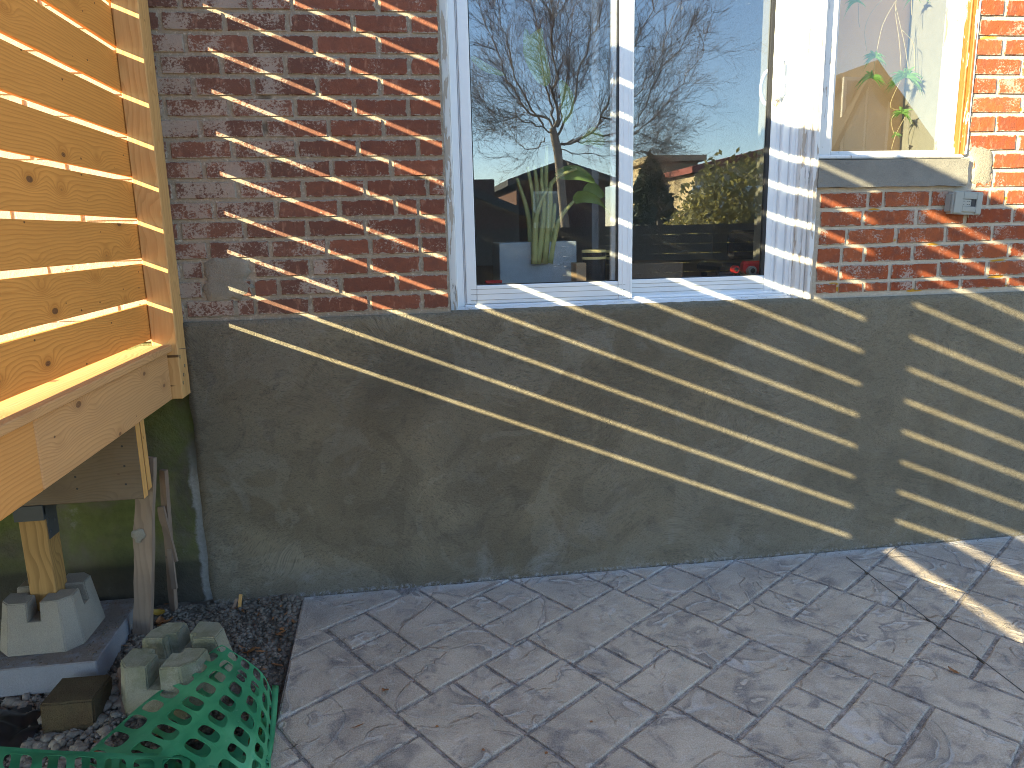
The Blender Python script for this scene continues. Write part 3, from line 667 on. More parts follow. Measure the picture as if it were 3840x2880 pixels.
# the window right of the door
win = box('window', 1.7235, 1.786, .030, .11, 1.756, 3.1, m_paint, house, .004); win['label'] = 'old wood window with flaking white paint above a concrete sill'
def wpart(name, x0, x1, y0, y1, z0, z1, m, bev=.003, jit=0): return box(name, x0, x1, y0, y1, z0, z1, m, win, bev, None, jit)
wpart('stile', 1.786, 1.806, .055, .13, 1.77, 3.1, m_paint); wpart('mullion_board', 1.7005, 1.7235, .016, .11, 1.735, 3.3, m_paint)
wpart('stile', 2.334, 2.352, .075, .135, 1.77, 3.1, m_paint); wpart('stile', 2.352, 2.367, .050, .135, 1.77, 3.1, m_paint)
wpart('jamb', 2.367, 2.378, .022, .13, 1.765, 3.1, m_orange); wpart('casing', 2.378, 2.392, .004, .05, 1.76, 3.1, m_orange, .003)
wpart('paint_edge', 2.390, 2.398, .006, .02, 1.765, 3.1, m_paint, .002, .001)
wpart('head', 1.72, 2.39, .03, .12, 3.1, 3.25, m_paint)
wpart('wood_sill', 1.706, 2.392, .012, .14, 1.750, 1.766, m_paint, .005); wpart('sash_rail', 1.806, 2.334, .066, .125, 1.766, 1.787, m_paint, .004)
wpart('glass_pane', 1.806, 2.334, .092, .096, 1.787, 3.1, m_glass2, 0)
# concrete window sill, rough cast
bm = bmesh.new(); bmesh.ops.create_cube(bm, size=1)
for v in bm.verts: v.co = Vector((v.co.x * .684, v.co.y * .11, v.co.z * .111))
bmesh.ops.subdivide_edges(bm, edges=bm.edges, cuts=14, use_grid_fill=True)
for v in bm.verts:
    q = v.co * 22; low = max(0, -v.co.z / .055); edge = 1 if abs(v.co.x) > .33 else 0
    v.co += Vector((.006 * edge * mn.noise(q), .004 * (low ** 2 + edge) * mn.noise(q * 1.9) - .0015 * mn.noise(q * .4), .005 * low ** 3 * mn.noise(q * 1.3)))
me = bpy.data.meshes.new('concrete_sill'); bm.to_mesh(me); bm.free(); link('concrete_sill', me, m_sill, house, (2.061, .050, 1.690))

# rooms behind the glass
room = box('room_floor', -.6, 3.0, .19, 4.2, 1.12, 1.176, m_floor, house, 0)
for nm, x0, x1, y0, y1, z0, z1, m in (('back_wall', -.7, 3.1, 4.1, 4.2, 1.1, 3.7, m_room), ('side_wall', -.7, -.6, .19, 4.2, 1.1, 3.7, m_room), ('side_wall', 3.0, 3.1, .19, 4.2, 1.1, 3.7, m_room),
        ('ceiling', -.7, 3.1, .12, 4.2, 3.6, 3.7, m_white), ('inner_wall', -.7, .20, .12, .19, 1.1, 3.6, m_room), ('inner_wall', 2.42, 3.1, .12, .19, 1.1, 3.6, m_room),
        ('door_reveal', 1.610, 1.640, .166, .31, 1.178, 3.3, m_white), ('door_reveal', .20, .236, .18, .31, 1.178, 3.3, m_white), ('pier', 1.64, 1.80, .165, .40, 1.1, 3.6, m_white),
        ('window_reveal', 2.336, 2.42, .135, .375, 1.7, 3.6, m_white), ('window_stool', 1.80, 2.42, .13, .40, 1.70, 1.775, m_white), ('blind', 1.80, 2.42, .372, .382, 1.775, 3.4, m_blind),
        ('partition', 1.08, 1.12, 1.3, 4.1, 1.176, 3.6, m_room), ('apron', 1.80, 2.42, .38, .40, 1.1, 1.775, m_white)):
    box(nm, x0, x1, y0, y1, z0, z1, m, room, 0)

# ------------------------------------------------------------------ outlet cover on the bricks
oc = at(3620, 762, -.03); out = thing('outlet_box', (oc.x, YB, oc.z), 'grey plastic weatherproof outlet cover tilted on the brick below the window sill', 'outlet')
rt = (0, R_(3.5), 0)
def opart(nm, dx0, dx1, y0, y1, dz0, dz1, m, bev, seg=3):
    me = box_me(nm, dx1 - dx0, y1 - y0, dz1 - dz0, bev, seg); o = link(nm, me, m, out, (oc.x + (dx0 + dx1) / 2, (y0 + y1) / 2, oc.z + (dz0 + dz1) / 2)); return o
W2, H2 = .068, .046
opart('base', -W2, W2, -.034, YB + .004, -H2, H2, m_outlet, .010)
opart('lid_rim', -W2 - .002, W2 + .002, -.042, -.036, -H2 - .002, H2 + .002, m_outlet, .0028)
f1 = []
for nm, a, b, c, d in (('lid', -W2 + .003, -.026, -H2 + .003, H2 - .003), ('lid', .038, W2 - .003, -H2 + .003, H2 - .003), ('lid', -.026, .038, .017, H2 - .003), ('lid', -.026, .038, -H2 + .010, -.014)):
    opart(nm, a, b, -.049, -.041, c, d, m_outlet, .0015, 2)
opart('recess', -.028, .040, -.0440, -.0425, -.016, .019, m_dark, 0, 1); opart('receptacle', -.027, .014, -.0465, -.0435, -.013, .015, m_outlet, .001, 1)
for dx in (-.021, -.003, .006):
    for dz in (-.006, .007): opart('slot', dx - .0028, dx + .0028, -.0470, -.0460, dz - .0010, dz + .0010, m_dark, 0, 1)
out.rotation_euler = rt

# ------------------------------------------------------------------ fence and deck skirt on the left
random.seed(21)
GZ = [1.1220, 1.2615, 1.4085, 1.5505, 1.6955, 1.8385, 1.9810, 2.1285, 2.2720, 2.4180, 2.5640, 2.6950, 2.8240, 2.9560]
fence = thing('slat_fence', (-.95, -.9, 1.1), 'new orange cedar privacy fence of horizontal boards on the raised deck edge', 'fence')
def post(y0, y1, z1, z0=.892): return box('post', -.9460, -.8568, y0, y1, z0, z1, m_cedar_v, fence, .003)
p0 = post(-.1005, .012, 3.00); p1 = post(-1.806, -1.717, 2.96); p2 = post(-3.60, -3.51, 3.0); p3 = post(-5.4, -5.31, 3.0)
for k in range(len(GZ) - 1):
    zb = GZ[k] + (.0094 if k else 0) + random.uniform(-.001, .001); zt = GZ[k + 1] - .0094
    if k == len(GZ) - 2: zt = GZ[-1]
    for y0, y1, dz in ((-1.76, -.004, 0), (-3.555, -1.765, .006), (-5.4, -3.56, .004)):
        if dz and k == len(GZ) - 2: zt2 = 3.015
        else: zt2 = zt + dz
        box('board', -.9620, -.9475, y0, y1, zb + dz, zt2, m_cedar, fence, .0015)
box('cap_rail', -.990, -.876, -.1020, -2.9, 1.0745, 1.0995, m_spruce, fence, .003)
# screws and a bent nail on the wall post
for q in ((805, 450), (888, 605), (870, 762), (862, 898)):
    p = atX(500 + q[0] / 4.608, 1240 + q[1] / 4.608, -.8568); V, fs2 = [], []
    tube(V, fs2, [Vector((-.8585, p.y, p.z)), Vector((-.8545, p.y, p.z))], [.0045, .0038], 8); link('screw_head', mesh('screw_head', V, fs2), m_brass, p0)
    V, fs2 = [], []; tube(V, fs2, [Vector((-.8580, p.y, p.z)), Vector((-.8562, p.y, p.z))], [.0075, .0072], 10); link('screw_hole', mesh('screw_hole', V, fs2), m_dark, p0)
V, fs2 = [], []; a = atX(500 + 790 / 4.608, 1240 + 316 / 4.608, -.8568)
tube(V, fs2, [a, a + Vector((.030, .010, .001))], .0011, 5); tube(V, fs2, [a + Vector((.030, .010, .001)), a + Vector((.0315, .0105, .001))], .0035, 8)
link('nail', mesh('nail', V, fs2), m_steel, p0)

deck = thing('raised_deck', (-1.5, -1.2, .6), 'raised wooden deck edge with spruce fascia boards over a concrete block footing', 'deck')
box('fascia_board', -.933, -.895, -1.1315, -.1025, .892, 1.0735, m_spruce, deck, .003); box('fascia_board', -.933, -.895, -2.9, -1.1350, .892, 1.0735, m_fasc, deck, .003)
# deck boards behind the fence; unseen far ones added to block low sun
for k in range(29): box('deck_board', -1.135 - k * .146, -.995 - k * .146, -2.9, .008, 1.045, 1.072, m_spruce, deck, .003)
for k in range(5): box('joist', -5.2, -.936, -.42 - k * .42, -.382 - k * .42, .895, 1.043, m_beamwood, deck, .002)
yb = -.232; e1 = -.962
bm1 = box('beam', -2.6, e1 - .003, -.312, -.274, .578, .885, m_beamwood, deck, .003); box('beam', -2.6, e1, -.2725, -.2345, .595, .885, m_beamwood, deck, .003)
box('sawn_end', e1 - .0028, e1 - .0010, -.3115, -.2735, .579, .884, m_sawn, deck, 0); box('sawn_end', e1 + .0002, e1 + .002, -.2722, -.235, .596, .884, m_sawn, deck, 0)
pst = box('deck_post', -1.3955, -1.3065, -.302, -.213, .13, .543, m_pt, deck, .003)
box('post_bracket', -1.400, -1.302, -.318, -.300, .525, .580, m_steel, deck, .001); box('post_bracket', -1.400, -1.302, -.31, -.21, .5435, .5765, m_steel, deck, 0)
box('post_bracket', -1.3060, -1.3030, -.296, -.219, .445, .5765, m_steel, deck, .0006)
for y, z in ((-.28, .47), (-.24, .50), (-.28, .52)):
    V, fs2 = [], []; tube(V, fs2, [Vector((-1.3035, y, z)), Vector((-1.3000, y, z))], [.0065, .0045], 8); link('bracket_bolt', mesh('bracket_bolt', V, fs2), m_steel, deck)
for y, z in ((-.40, .78), (-.40, .70), (-.40, .63)): pass
for q in ((975, 997), (1000, 1150), (1580, 600), (1612, 856), (1632, 1092)):
    p = at(q[0] / 3.456, 1500 + q[1] / 3.456, -.3122); V, fs2 = [], []; tube(V, fs2, [p, p + Vector((0, .003, 0))], .0042, 7); link('screw_hole', mesh('screw_hole', V, fs2), m_dark, deck)

# ------------------------------------------------------------------ footing blocks, slab, timber, stakes
def deck_block_me(seed, wear=.002):
    B, T, cb, ct, H, dz = .143, .116, .047, .034, .185, .068; s, c = .021, .047
    def oct_(h, ch): return [(h - ch, -h), (h, -h + ch), (h, h - ch), (h - ch, h), (-h + ch, h), (-h, h - ch), (-h, -h + ch), (-h + ch, -h)]
    bm = bmesh.new()
    def frus(bot, top, z0, z1):
        vb = [bm.verts.new((x, y, z0)) for x, y in bot]; vt = [bm.verts.new((x, y, z1)) for x, y in top]; n = len(bot)
        bm.faces.new(vb[::-1]); bm.faces.new(vt)
        for i in range(n): bm.faces.new((vb[i], vb[(i + 1) % n], vt[(i + 1) % n], vt[i]))
    zm = H - dz; f = zm / H; hm, cm = B + (T - B) * f, cb + (ct - cb) * f
    frus(oct_(B, cb), oct_(hm, cm), 0, zm)
    for sx, sy in ((1, 1), (-1, 1), (-1, -1), (1, -1)):
        def L(h, ch): return [(s * sx, c * sy), (c * sx, c * sy), (c * sx, s * sy), (h * sx, s * sy), (h * sx, (h - ch) * sy), ((h - ch) * sx, h * sy), (s * sx, h * sy)]
        b_, t_ = L(hm, cm), L(T, ct)
        if sx * sy < 0: b_, t_ = b_[::-1], t_[::-1]
        frus(b_[::-1], t_[::-1], zm - .001, H)
    bmesh.ops.recalc_face_normals(bm, faces=bm.faces)
    bmesh.ops.bevel(bm, geom=[e for e in bm.edges if e.calc_length() > .02 and not all(abs(v.co.z - zm) < .003 for v in e.verts)], offset=.0035, segments=2, affect='EDGES', clamp_overlap=True)
    for v in bm.verts: v.co += Vector([wear * mn.noise(v.co * 60 + Vector((seed, i, 0))) for i in range(3)])
    me = bpy.data.meshes.new('deck_block'); bm.to_mesh(me); bm.free(); return me
b1 = link('deck_block', deck_block_me(1), m_conc, None, (-1.3545, -.2580, .0600)); tag(b1, 'clean grey concrete deck block carrying the short wooden post on the paving slab', 'deck block', 'concrete deck blocks')
pv = box('paving_slab', -1.62, -1.128, -.481, -.010, -.045, .0595, m_paver, None, .004); tag(pv, 'thick square grey paving slab under the concrete deck block', 'paving slab')
q = atZ(700, 2505, .02); b2 = link('deck_block', deck_block_me(8, .005), m_concm, None, (q.x - .01, q.y - .02, -.070), (R_(3), R_(-3), R_(-14))); tag(b2, 'mossy pale concrete deck block with chipped notches lying empty beside the green netting', 'deck block', 'concrete deck blocks')
b2.scale = (1.15, 1.15, 1.1)
# crumbled dirt on the slab and blocks
def clods(name, n, fx, fy, fz, s0, s1, mat, seed, label=None):
    rnd = random.Random(seed); V, fs2 = [], []; t = (1 + 5 ** .5) / 2
    ico = [(-1, t, 0), (1, t, 0), (-1, -t, 0), (1, -t, 0), (0, -1, t), (0, 1, t), (0, -1, -t), (0, 1, -t), (t, 0, -1), (t, 0, 1), (-t, 0, -1), (-t, 0, 1)]
    icf = [(0, 11, 5), (0, 5, 1), (0, 1, 7), (0, 7, 10), (0, 10, 11), (1, 5, 9), (5, 11, 4), (11, 10, 2), (10, 7, 6), (7, 1, 8), (3, 9, 4), (3, 4, 2), (3, 2, 6), (3, 6, 8), (3, 8, 9), (4, 9, 5), (2, 4, 11), (6, 2, 10), (8, 6, 7), (9, 8, 1)]
    for _ in range(n):
        x, y = fx(rnd), fy(rnd)
        if x is None: continue
        s = s0 + (s1 - s0) * rnd.random() ** 3; z = fz(x, y)
        if z is None: continue
        b = len(V); sx, sy, sz = s * rnd.uniform(.7, 1.3), s * rnd.uniform(.7, 1.3), s * rnd.uniform(.5, 1)
        a = rnd.uniform(0, 6.28); ca, sa = math.cos(a), math.sin(a)
        for p in ico:
            w = rnd.uniform(.36, .62); px, py, pz = p[0] * w * sx, p[1] * w * sy, p[2] * w * sz; V.append((x + px * ca - py * sa, y + px * sa + py * ca, z + s * .15 + pz))
        fs2 += [(b + i, b + j, b + k) for i, j, k in icf]
    o = link(name, mesh(name, V, fs2, True), mat); o['kind'] = 'stuff'
    tag(o, label, name.replace('_', ' ')); return o
clods('loose_soil', 24000, lambda r: r.uniform(-1.9, -.50), lambda r: -r.random() ** 1.3 * 1.5, lambda x, y: soil_h(x, y), .0022, .014, m_clod, 1, 'crumbly dark soil and clods beside the patio edge')
clods('slab_debris', 900, lambda r: -1.14 - .45 * r.random() ** 1.2, lambda r: r.uniform(-.47, -.03), lambda x, y: .0595 if not (abs(x + 1.3545) < .15 and abs(y + .258) < .15) else None, .001, .006, m_clod, 2, 'crumbs of dirt scattered on the paving slab')
clods('gravel', 2600, lambda r: r.uniform(-1.75, -.98), lambda r: r.uniform(-1.25, -.45), lambda x, y: soil_h(x, y) + .006, .007, .026, m_stone, 3, 'grey gravel between the slab and the netting')
clods('wall_base_crumbs', 700, lambda r: r.uniform(-.48, 3.2), lambda r: -r.random() ** 3 * .05, lambda x, y: -.0005, .0008, .0035, m_sill, 4, 'pale mortar crumbs along the foot of the parged wall')

# dark square timber offcut
tb0, tb1 = atZ(*R3(7, 270, 1275), .02), atZ(*R3(7, 590, 1275), .02); W = (tb1 - tb0).length
me = box_me('timber_block', W, W * .98, .19, .006, 2)
bm = bmesh.new(); bm.from_mesh(me); bmesh.ops.subdivide_edges(bm, edges=bm.edges, cuts=4, use_grid_fill=True)
for v in bm.verts: v.co += Vector([.004 * mn.noise(v.co * 30 + Vector((i * 5, 0, 0))) for i in range(3)])
bm.to_mesh(me); bm.free()
tbk = link('timber_block', me, m_timber, None, ((tb0.x + tb1.x) / 2, (tb0.y + tb1.y) / 2 + W * .47, -.055), (R_(-2), R_(1), R_(0))); tag(tbk, 'dark rotten square timber block in front of the paving slab', 'timber block')

def plank(name, top, bot, w, t, mat, label, seed, rag=.01, yaw=0, cat='stake'):
    # a ragged board standing from bot to top
    n = 14; V, fs2 = [], []; L = (top - bot).length; ax = (top - bot).normalized(); rnd = random.Random(seed)
    side = Vector((math.cos(yaw), math.sin(yaw), 0)); side = (side - ax * side.dot(ax)).normalized(); nor = ax.cross(side)
    for i in range(n + 1):
        f = i / n; c = Vector((0, 0, 0)) + ax * (f * L)
        l_ = -w / 2 + rag * mn.noise(Vector((seed, f * 7, 0))) ; r_ = w / 2 + rag * .4 * mn.noise(Vector((seed + 4, f * 6, 0)))
        if i == n: l_ += rnd.uniform(0, w * .2)
        for a, b in ((l_, -t / 2), (r_, -t / 2), (r_, t / 2), (l_, t / 2)): V.append(c + side * a + nor * b)
    for i in range(n):
        for j in range(4): k = (j + 1) % 4; fs2.append((i * 4 + j, i * 4 + k, i * 4 + 4 + k, i * 4 + 4 + j))
    fs2 += [(3, 2, 1, 0), tuple(n * 4 + j for j in range(4))]
    me = mesh(name, V, fs2); bm = bmesh.new(); bm.from_mesh(me); bmesh.ops.recalc_face_normals(bm, faces=bm.faces); bm.to_mesh(me); bm.free()
    o = link(name, me, mat, None, bot); tag(o, label, cat); return o
ys = -.205
pa, pb = at(*R3(4, 985, 1290), ys), at(*R3(7, 915, 905), -.27)
s1 = plank('wooden_stake', at(*R3(4, 945, 1300), -.19), at(*R3(7, 915, 980), -.19) + Vector((0, 0, -.04)), .072, .020, m_grey, 'tall grey weathered stake with cement splashes beside the paving slab', 3, .010, -.25)
lump('cement_splash', [R3(7, *p) for p in ((848, 160), (858, 128), (885, 122), (900, 104), (930, 112), (944, 150), (938, 172), (918, 180), (908, 204), (880, 200), (872, 178))], -.203, .006, m_patch, 7, s1)
plank('wooden_stake', at(*R3(4, 1058, 1385), -.03), at(*R3(7, 1125, 640), -.02) + Vector((0, 0, -.03)), .030, .018, m_redw, 'narrow brown stake leaning against the mossy foundation wall', 5, .003, -.5)
plank('lath_scrap', at(*R3(4, 1040, 1625), -.05), at(*R3(7, 1130, 320), -.05), .030, .010, m_redw, 'split brown lath hanging in front of the narrow stake', 6, .006, -.3, 'lath')
plank('lath_scrap', at(*R3(7, 1100, 240), -.052), at(*R3(7, 1132, 495), -.052), .022, .010, m_grey, 'short end of split lath nailed low on the stake', 9, .004, -.3, 'lath')
plank('wood_scrap', atZ(*R3(7, 800, 1005), .03), atZ(*R3(7, 835, 1330), -.05), .036, .014, m_redw, 'pointed reddish wood offcut stuck in the gravel by the mossy block', 12, .006, -.4, 'wood scrap')
plank('wood_splinter', at(*R3(7, 1560, 535), -.05), at(*R3(7, 1548, 660), -.06), .012, .008, m_sawn, 'small pale splinter standing in soil at the foot of the parged wall', 14, .002, 0, 'splinter')
plank('wood_splinter', at(*R3(7, 1535, 560), -.055), at(*R3(7, 1512, 625), -.06), .012, .006, m_redw, 'tiny brown splinter leaning beside the pale one in the soil', 15, .002, 0, 'splinter')

# ------------------------------------------------------------------ green netting
def net(name, S, nu, nv, hole, mat, parent=None, K=24):
    V, fs2 = [], []
    for i in range(nu):
        for j in range(nv):
            b = len(V)
            for k in range(K):
                a = 2 * math.pi * k / K; c, s = math.cos(a), math.sin(a)
                m = max(abs(c), abs(s)); ox, oy = c / m * .5, s / m * .5
                e = 3.2; r = 1 / ((abs(c) ** e + abs(s) ** e) ** (1 / e)); ix, iy = c * r * hole * .5, s * r * hole * .5 * .92
                if i == 0 and False: pass
                V.append(S((i + .5 + ox) / nu, (j + .5 + oy) / nv)); V.append(S((i + .5 + ix) / nu, (j + .5 + iy) / nv))
            for k in range(K): q = (k + 1) % K; fs2.append((b + 2 * k, b + 2 * q, b + 2 * q + 1, b + 2 * k + 1))
    me = mesh(name, V, fs2, False); bm = bmesh.new(); bm.from_mesh(me); bmesh.ops.remove_doubles(bm, verts=bm.verts, dist=.0004); bm.to_mesh(me); bm.free()
    o = link(name, me, mat, parent); md = o.modifiers.new('thickness', 'SOLIDIFY'); md.thickness = .0016; return o
def cat(p, t):
    n = len(p) - 1; x = min(max(t, 0), 1) * n; i = min(int(x), n - 1); f = x - i
    a, b, c, d = p[max(i - 1, 0)], p[i], p[i + 1], p[min(i + 2, n)]
    return .5 * ((2 * b) + (c - a) * f + (2 * a - 5 * b + 4 * c - d) * f * f + (3 * b - a - 3 * c + d) * f ** 3)
def nz(x, y, z): return atZ(*DZ(x, y), z)
top = [[nz(175, 1645, .01), nz(290, 1690, .06), nz(430, 1760, .04), nz(500, 1790, -.03)],
       [nz(262, 1560, .01), nz(385, 1605, .09), nz(520, 1690, .06), nz(565, 1715, -.02)],
       [nz(350, 1488, .05), nz(445, 1535, .12), nz(545, 1610, .09), nz(582, 1650, 0)],
       [nz(425, 1430, .09), nz(495, 1468, .14), nz(560, 1530, .10), nz(587, 1580, .02)],
       [nz(478, 1394, .12), nz(520, 1418, .13), nz(566, 1455, .10), nz(588, 1500, .04)]]
def S_top(u, v):
    rows = [cat(r, v) for r in top]; p = cat(rows, u); w = .006 * mn.noise(Vector((u * 6, v * 5, 0))); return p + Vector((0, 0, w))
def S_bot(u, v):
    p = S_top(min(1, u * .98 + .03), v * .9 + .06); g = soil_h(p.x, p.y) + .012; return Vector((p.x + .012, p.y - .015, max(g, p.z - .055 - .02 * math.sin(v * 3))))
netg = net('safety_netting', S_top, 9, 6, .74, m_net); tag(netg, 'folded green plastic safety netting with oval holes in the lower left corner', 'netting')
net('net_layer', S_bot, 9, 6, .74, m_net, netg)
fr = [[nz(-60, 1618, .10), nz(-70, 1668, .10), nz(-90, 1726, .08), nz(-100, 1790, .03)], [nz(120, 1628, .09), nz(115, 1678, .10), nz(100, 1734, .08), nz(90, 1795, .03)],
      [nz(280, 1634, .08), nz(280, 1682, .09), nz(275, 1736, .07), nz(270, 1796, .02)], [nz(430, 1634, .08), nz(432, 1680, .09), nz(436, 1734, .06), nz(440, 1794, .01)], [nz(560, 1643, .05), nz(563, 1663, .05), nz(565, 1710, .03), nz(560, 1790, -.02)]]
def S_fr(u, v): return cat([cat(r, v) for r in fr], u) + Vector((0, 0, .005 * mn.noise(Vector((u * 7, v * 5, 3)))))
net('net_layer', S_fr, 10, 3, .74, m_net, netg)
def S_fb(u, v):
    p = S_fr(u, v); return Vector((p.x + .02, p.y + .045 - .05 * v, p.z - .03 - .03 * v))
net('net_layer', S_fb, 10, 3, .74, m_net, netg)
sd_ = [[nz(588, 1480, .045), nz(600, 1500, .02)], [nz(586, 1540, .04), nz(592, 1560, .0)], [nz(580, 1600, .03), nz(585, 1620, -.01)], [nz(570, 1650, .02), nz(576, 1665, -.02)]]
V = []; 
for i in range(13):
    u = i / 12; a = cat([r[0] for r in sd_], u); b = cat([r[1] for r in sd_], u); V += [a, (a + b) / 2 + Vector((.012, 0, .012)), b]
fs2 = []
for i in range(12):
    for q_ in (0, 1): a = i * 3 + q_; fs2.append((a, a + 1, a + 4, a + 3))
o = link('selvedge_strip', mesh('selvedge_strip', V, fs2, True), m_net, netg); md = o.modifiers.new('thickness', 'SOLIDIFY'); md.thickness = .0016

# crumpled black plastic at the far left
V, fs2 = [], []; c0 = nz(15, 1560, -.03); n = 22
for j in range(n + 1):
    for i in range(n + 1):
        x, y = c0.x - .16 + .26 * i / n, c0.y - .16 + .28 * j / n; r = math.hypot(i - n / 2, j - n / 2) / (n / 2)
        V.append((x + .012 * mn.noise(Vector((x * 20, y * 20, 5))), y, soil_h(x, y) + .015 + (.055 * (1 - min(1, r)) + .03 * mn.noise(Vector((x * 14, y * 22, 1))))))
for j in range(n):
    for i in range(n):
        if math.hypot(i - n / 2, j - n / 2) < n / 2 * (1 + .3 * mn.noise(Vector((i * .4, j * .4, 0)))): a = j * (n + 1) + i; fs2.append((a, a + 1, a + n + 2, a + n + 1))
o = link('plastic_sheet', mesh('plastic_sheet', V, fs2, True), m_poly); tag(o, 'crumpled black plastic sheet on the soil left of the dark timber block', 'plastic sheet')

# fallen leaves, twigs, grass
def leaf(pos, size, yaw, mat, label, curl=.4, seed=0, name='fallen_leaf', w=.55):
    n = 6; V, fs2 = [], []; rnd = random.Random(seed)
    for i in range(n + 1):
        t = i / n; ww = size * w * math.sin(math.pi * min(1, t * .93 + .05)) ** .8 * (1 + .3 * rnd.uniform(-1, 1)) * .5; z = size * curl * ((t - .5) ** 2)
        for s in (-1, -.4, .4, 1): V.append(Vector((s * ww, (t - .5) * size, z + abs(s) * size * curl * .25 + rnd.uniform(0, .002))))
    for i in range(n):
        for j in range(3): a = i * 4 + j; fs2.append((a, a + 1, a + 5, a + 4))
    o = link(name, mesh(name, V, fs2, True), mat, None, pos, (rnd.uniform(-.2, .2), rnd.uniform(-.2, .2), yaw)); tag(o, label, 'leaf'); return o
LF = [((1785, 1170 * .5787 + 1920), 0, .028, .6, m_dleaf, 'small curled brown leaf on the patio near the left edge of the pattern')]
leaf(atZ(*R3(8, 285, 1160), .004), .030, .9, m_dleaf, 'curled tan leaf scrap on the patio left of centre', .5, 1)
leaf(atZ(*R3(8, 105, 1392), .004), .038, 1.75, m_dleaf, 'thin brown bark strip on the patio by the netting', .15, 2, w=.2)
leaf(atZ(*R3(9, 1750, 1037), .004), .038, .5, m_dleaf, 'curled orange leaf on a patio joint at the right', .5, 3)
leaf(atZ(*R3(7, 1600, 925), -.035), .075, 1.1, m_dleaf, 'rolled brown leaf on the soil behind the netting', .9, 4)
leaf(atZ(*R3(7, 1030, 668), .0), .060, 1.2, m_yleaf, 'yellow ochre leaf on the soil beside the grey stake', .8, 5)
leaf(atZ(*R3(7, 1040, 720), -.01), .055, .2, m_dleaf, 'dark red-brown leaf just below the yellow one', .6, 6)
leaf(atZ(*R3(7, 1090, 715), -.01), .045, 2.2, m_dleaf, 'small red-brown leaf right of the dark one', .6, 7)
leaf(atZ(*R3(7, 1760, 1335), -.07), .045, .1, m_dleaf, 'orange-brown leaf wedged between netting and patio edge', .6, 8)
for i, (x, y) in enumerate(((620, 1388), (920, 1540), (1328, 1560), (1620, 1357))):
    p = atZ(*R3(8, x, y), .002); o = link('seed_speck', box_me('seed_speck', .009, .008, .004, .0015, 1, .001), m_dleaf, None, p); tag(o, ('small brown seed speck on the patio, ' + ('leftmost of four', 'second from left of four', 'third from left of four', 'rightmost of four')[i]), 'seed speck', 'brown specks on the patio')
rnd = random.Random(14); V, fs2 = [], []
for _ in range(260):
    x, y = rnd.uniform(-1.7, -.5), -rnd.random() * 1.2; sz = rnd.uniform(.008, .026); a = rnd.uniform(0, 6.28); z = soil_h(x, y) + .012
    if -1.63 < x < -1.12 and y > -.49: continue
    d = Vector((math.cos(a), math.sin(a), rnd.uniform(-.4, .4))) * sz; e = Vector((-math.sin(a), math.cos(a), rnd.uniform(-.5, .5))) * sz * rnd.uniform(.15, .5); c = Vector((x, y, z)); b = len(V)
    V += [c - d, c + e * .9 - d * .2, c + d * .4 + e * .6, c + d, c + d * .2 - e, c - d * .5 - e * .8]; fs2.append(tuple(range(b, b + 6)))
o = link('leaf_litter', mesh('leaf_litter', V, fs2), m_dleaf); o['kind'] = 'stuff'; tag(o, 'scattered dry leaf crumbs on the soil beside the patio', 'leaf litter')
rnd = random.Random(4); V, fs2 = [], []
for _ in range(60):
    p = nz(rnd.uniform(540, 585), rnd.uniform(1570, 1670), -.05); a = rnd.uniform(0, 6.28); h = rnd.uniform(.03, .075); d = Vector((math.cos(a), math.sin(a), 0))
    b = len(V); sd2 = Vector((-d.y, d.x, 0)) * .002; V += [p - sd2, p + sd2, p + d * h * .3 + Vector((0, 0, h * .7)) + sd2 * .7, p + d * h * .3 + Vector((0, 0, h * .7)) - sd2 * .7, p + d * h * .8 + Vector((0, 0, h))]
    fs2 += [(b, b + 1, b + 2, b + 3), (b + 3, b + 2, b + 4)]
o = link('grass_tuft', mesh('grass_tuft', V, fs2), m_grass); o['kind'] = 'stuff'; tag(o, 'green grass blades poking through the netting by the patio edge', 'grass')

# ------------------------------------------------------------------ things behind the glass
def A_(x, y): return (1620 + x / 2.765, y / 2.765)
def A2(x, y): return (1620 + x / 2.765, 560 + y / 2.765)
def C4(x, y): return (2340 + x / 2.765, 560 + y / 2.765)
def E_(x, y): return (3000 + x / 2.633, y / 2.633)
pl, pr = at(*A2(695, 970), .34), at(*A2(1500, 950), .34)
plant = thing('potted_plant', ((pl.x + pr.x) / 2, .5, 1.18), 'tall leafy houseplant in a slate blue square planter behind the left door pane', 'plant')
box('planter', pl.x, pr.x, .34, .60, 1.18, pl.z, m_pot, plant, .004)
def blade(pts, w, mat, name, parent, side=Vector((1, 0, .1))):
    V, fs2 = [], []; n = 16
    for i in range(n + 1):
        t = i / n; c = cat(pts, t); ww = w * (math.sin(math.pi * (t ** .75)) ** .7 if 0 < t < 1 else 0.01); V += [c - side * ww, c + Vector((0, .012, 0)), c + side * ww]
    for i in range(n):
        for j in (0, 1): a = i * 3 + j; fs2.append((a, a + 1, a + 4, a + 3))
    return link(name, mesh(name, V, fs2, True), mat, parent)
blade([at(*A_(1180, 900), .36), at(*A_(1080, 600), .36), at(*A_(1060, 420), .37), at(*A_(1130, 290), .38)], .050, m_gleaf, 'leaf', plant)
blade([at(*A_(1060, 760), .40), at(*A_(1000, 500), .40), at(*A_(970, 290), .40)], .022, m_gleaf, 'leaf', plant)
blade([at(*A_(1790, 1480), .40), at(*A_(1650, 1410), .40), at(*A_(1530, 1480), .41)], .040, m_gleaf, 'leaf', plant, Vector((.1, 0, 1)))
blade([at(*A2(1270, 260), .38), at(*A2(1420, 240), .36), at(*A2(1560, 260), .34), at(*A2(1690, 340), .33)], .032, m_gleaf, 'leaf', plant, Vector((.2, 0, 1)))
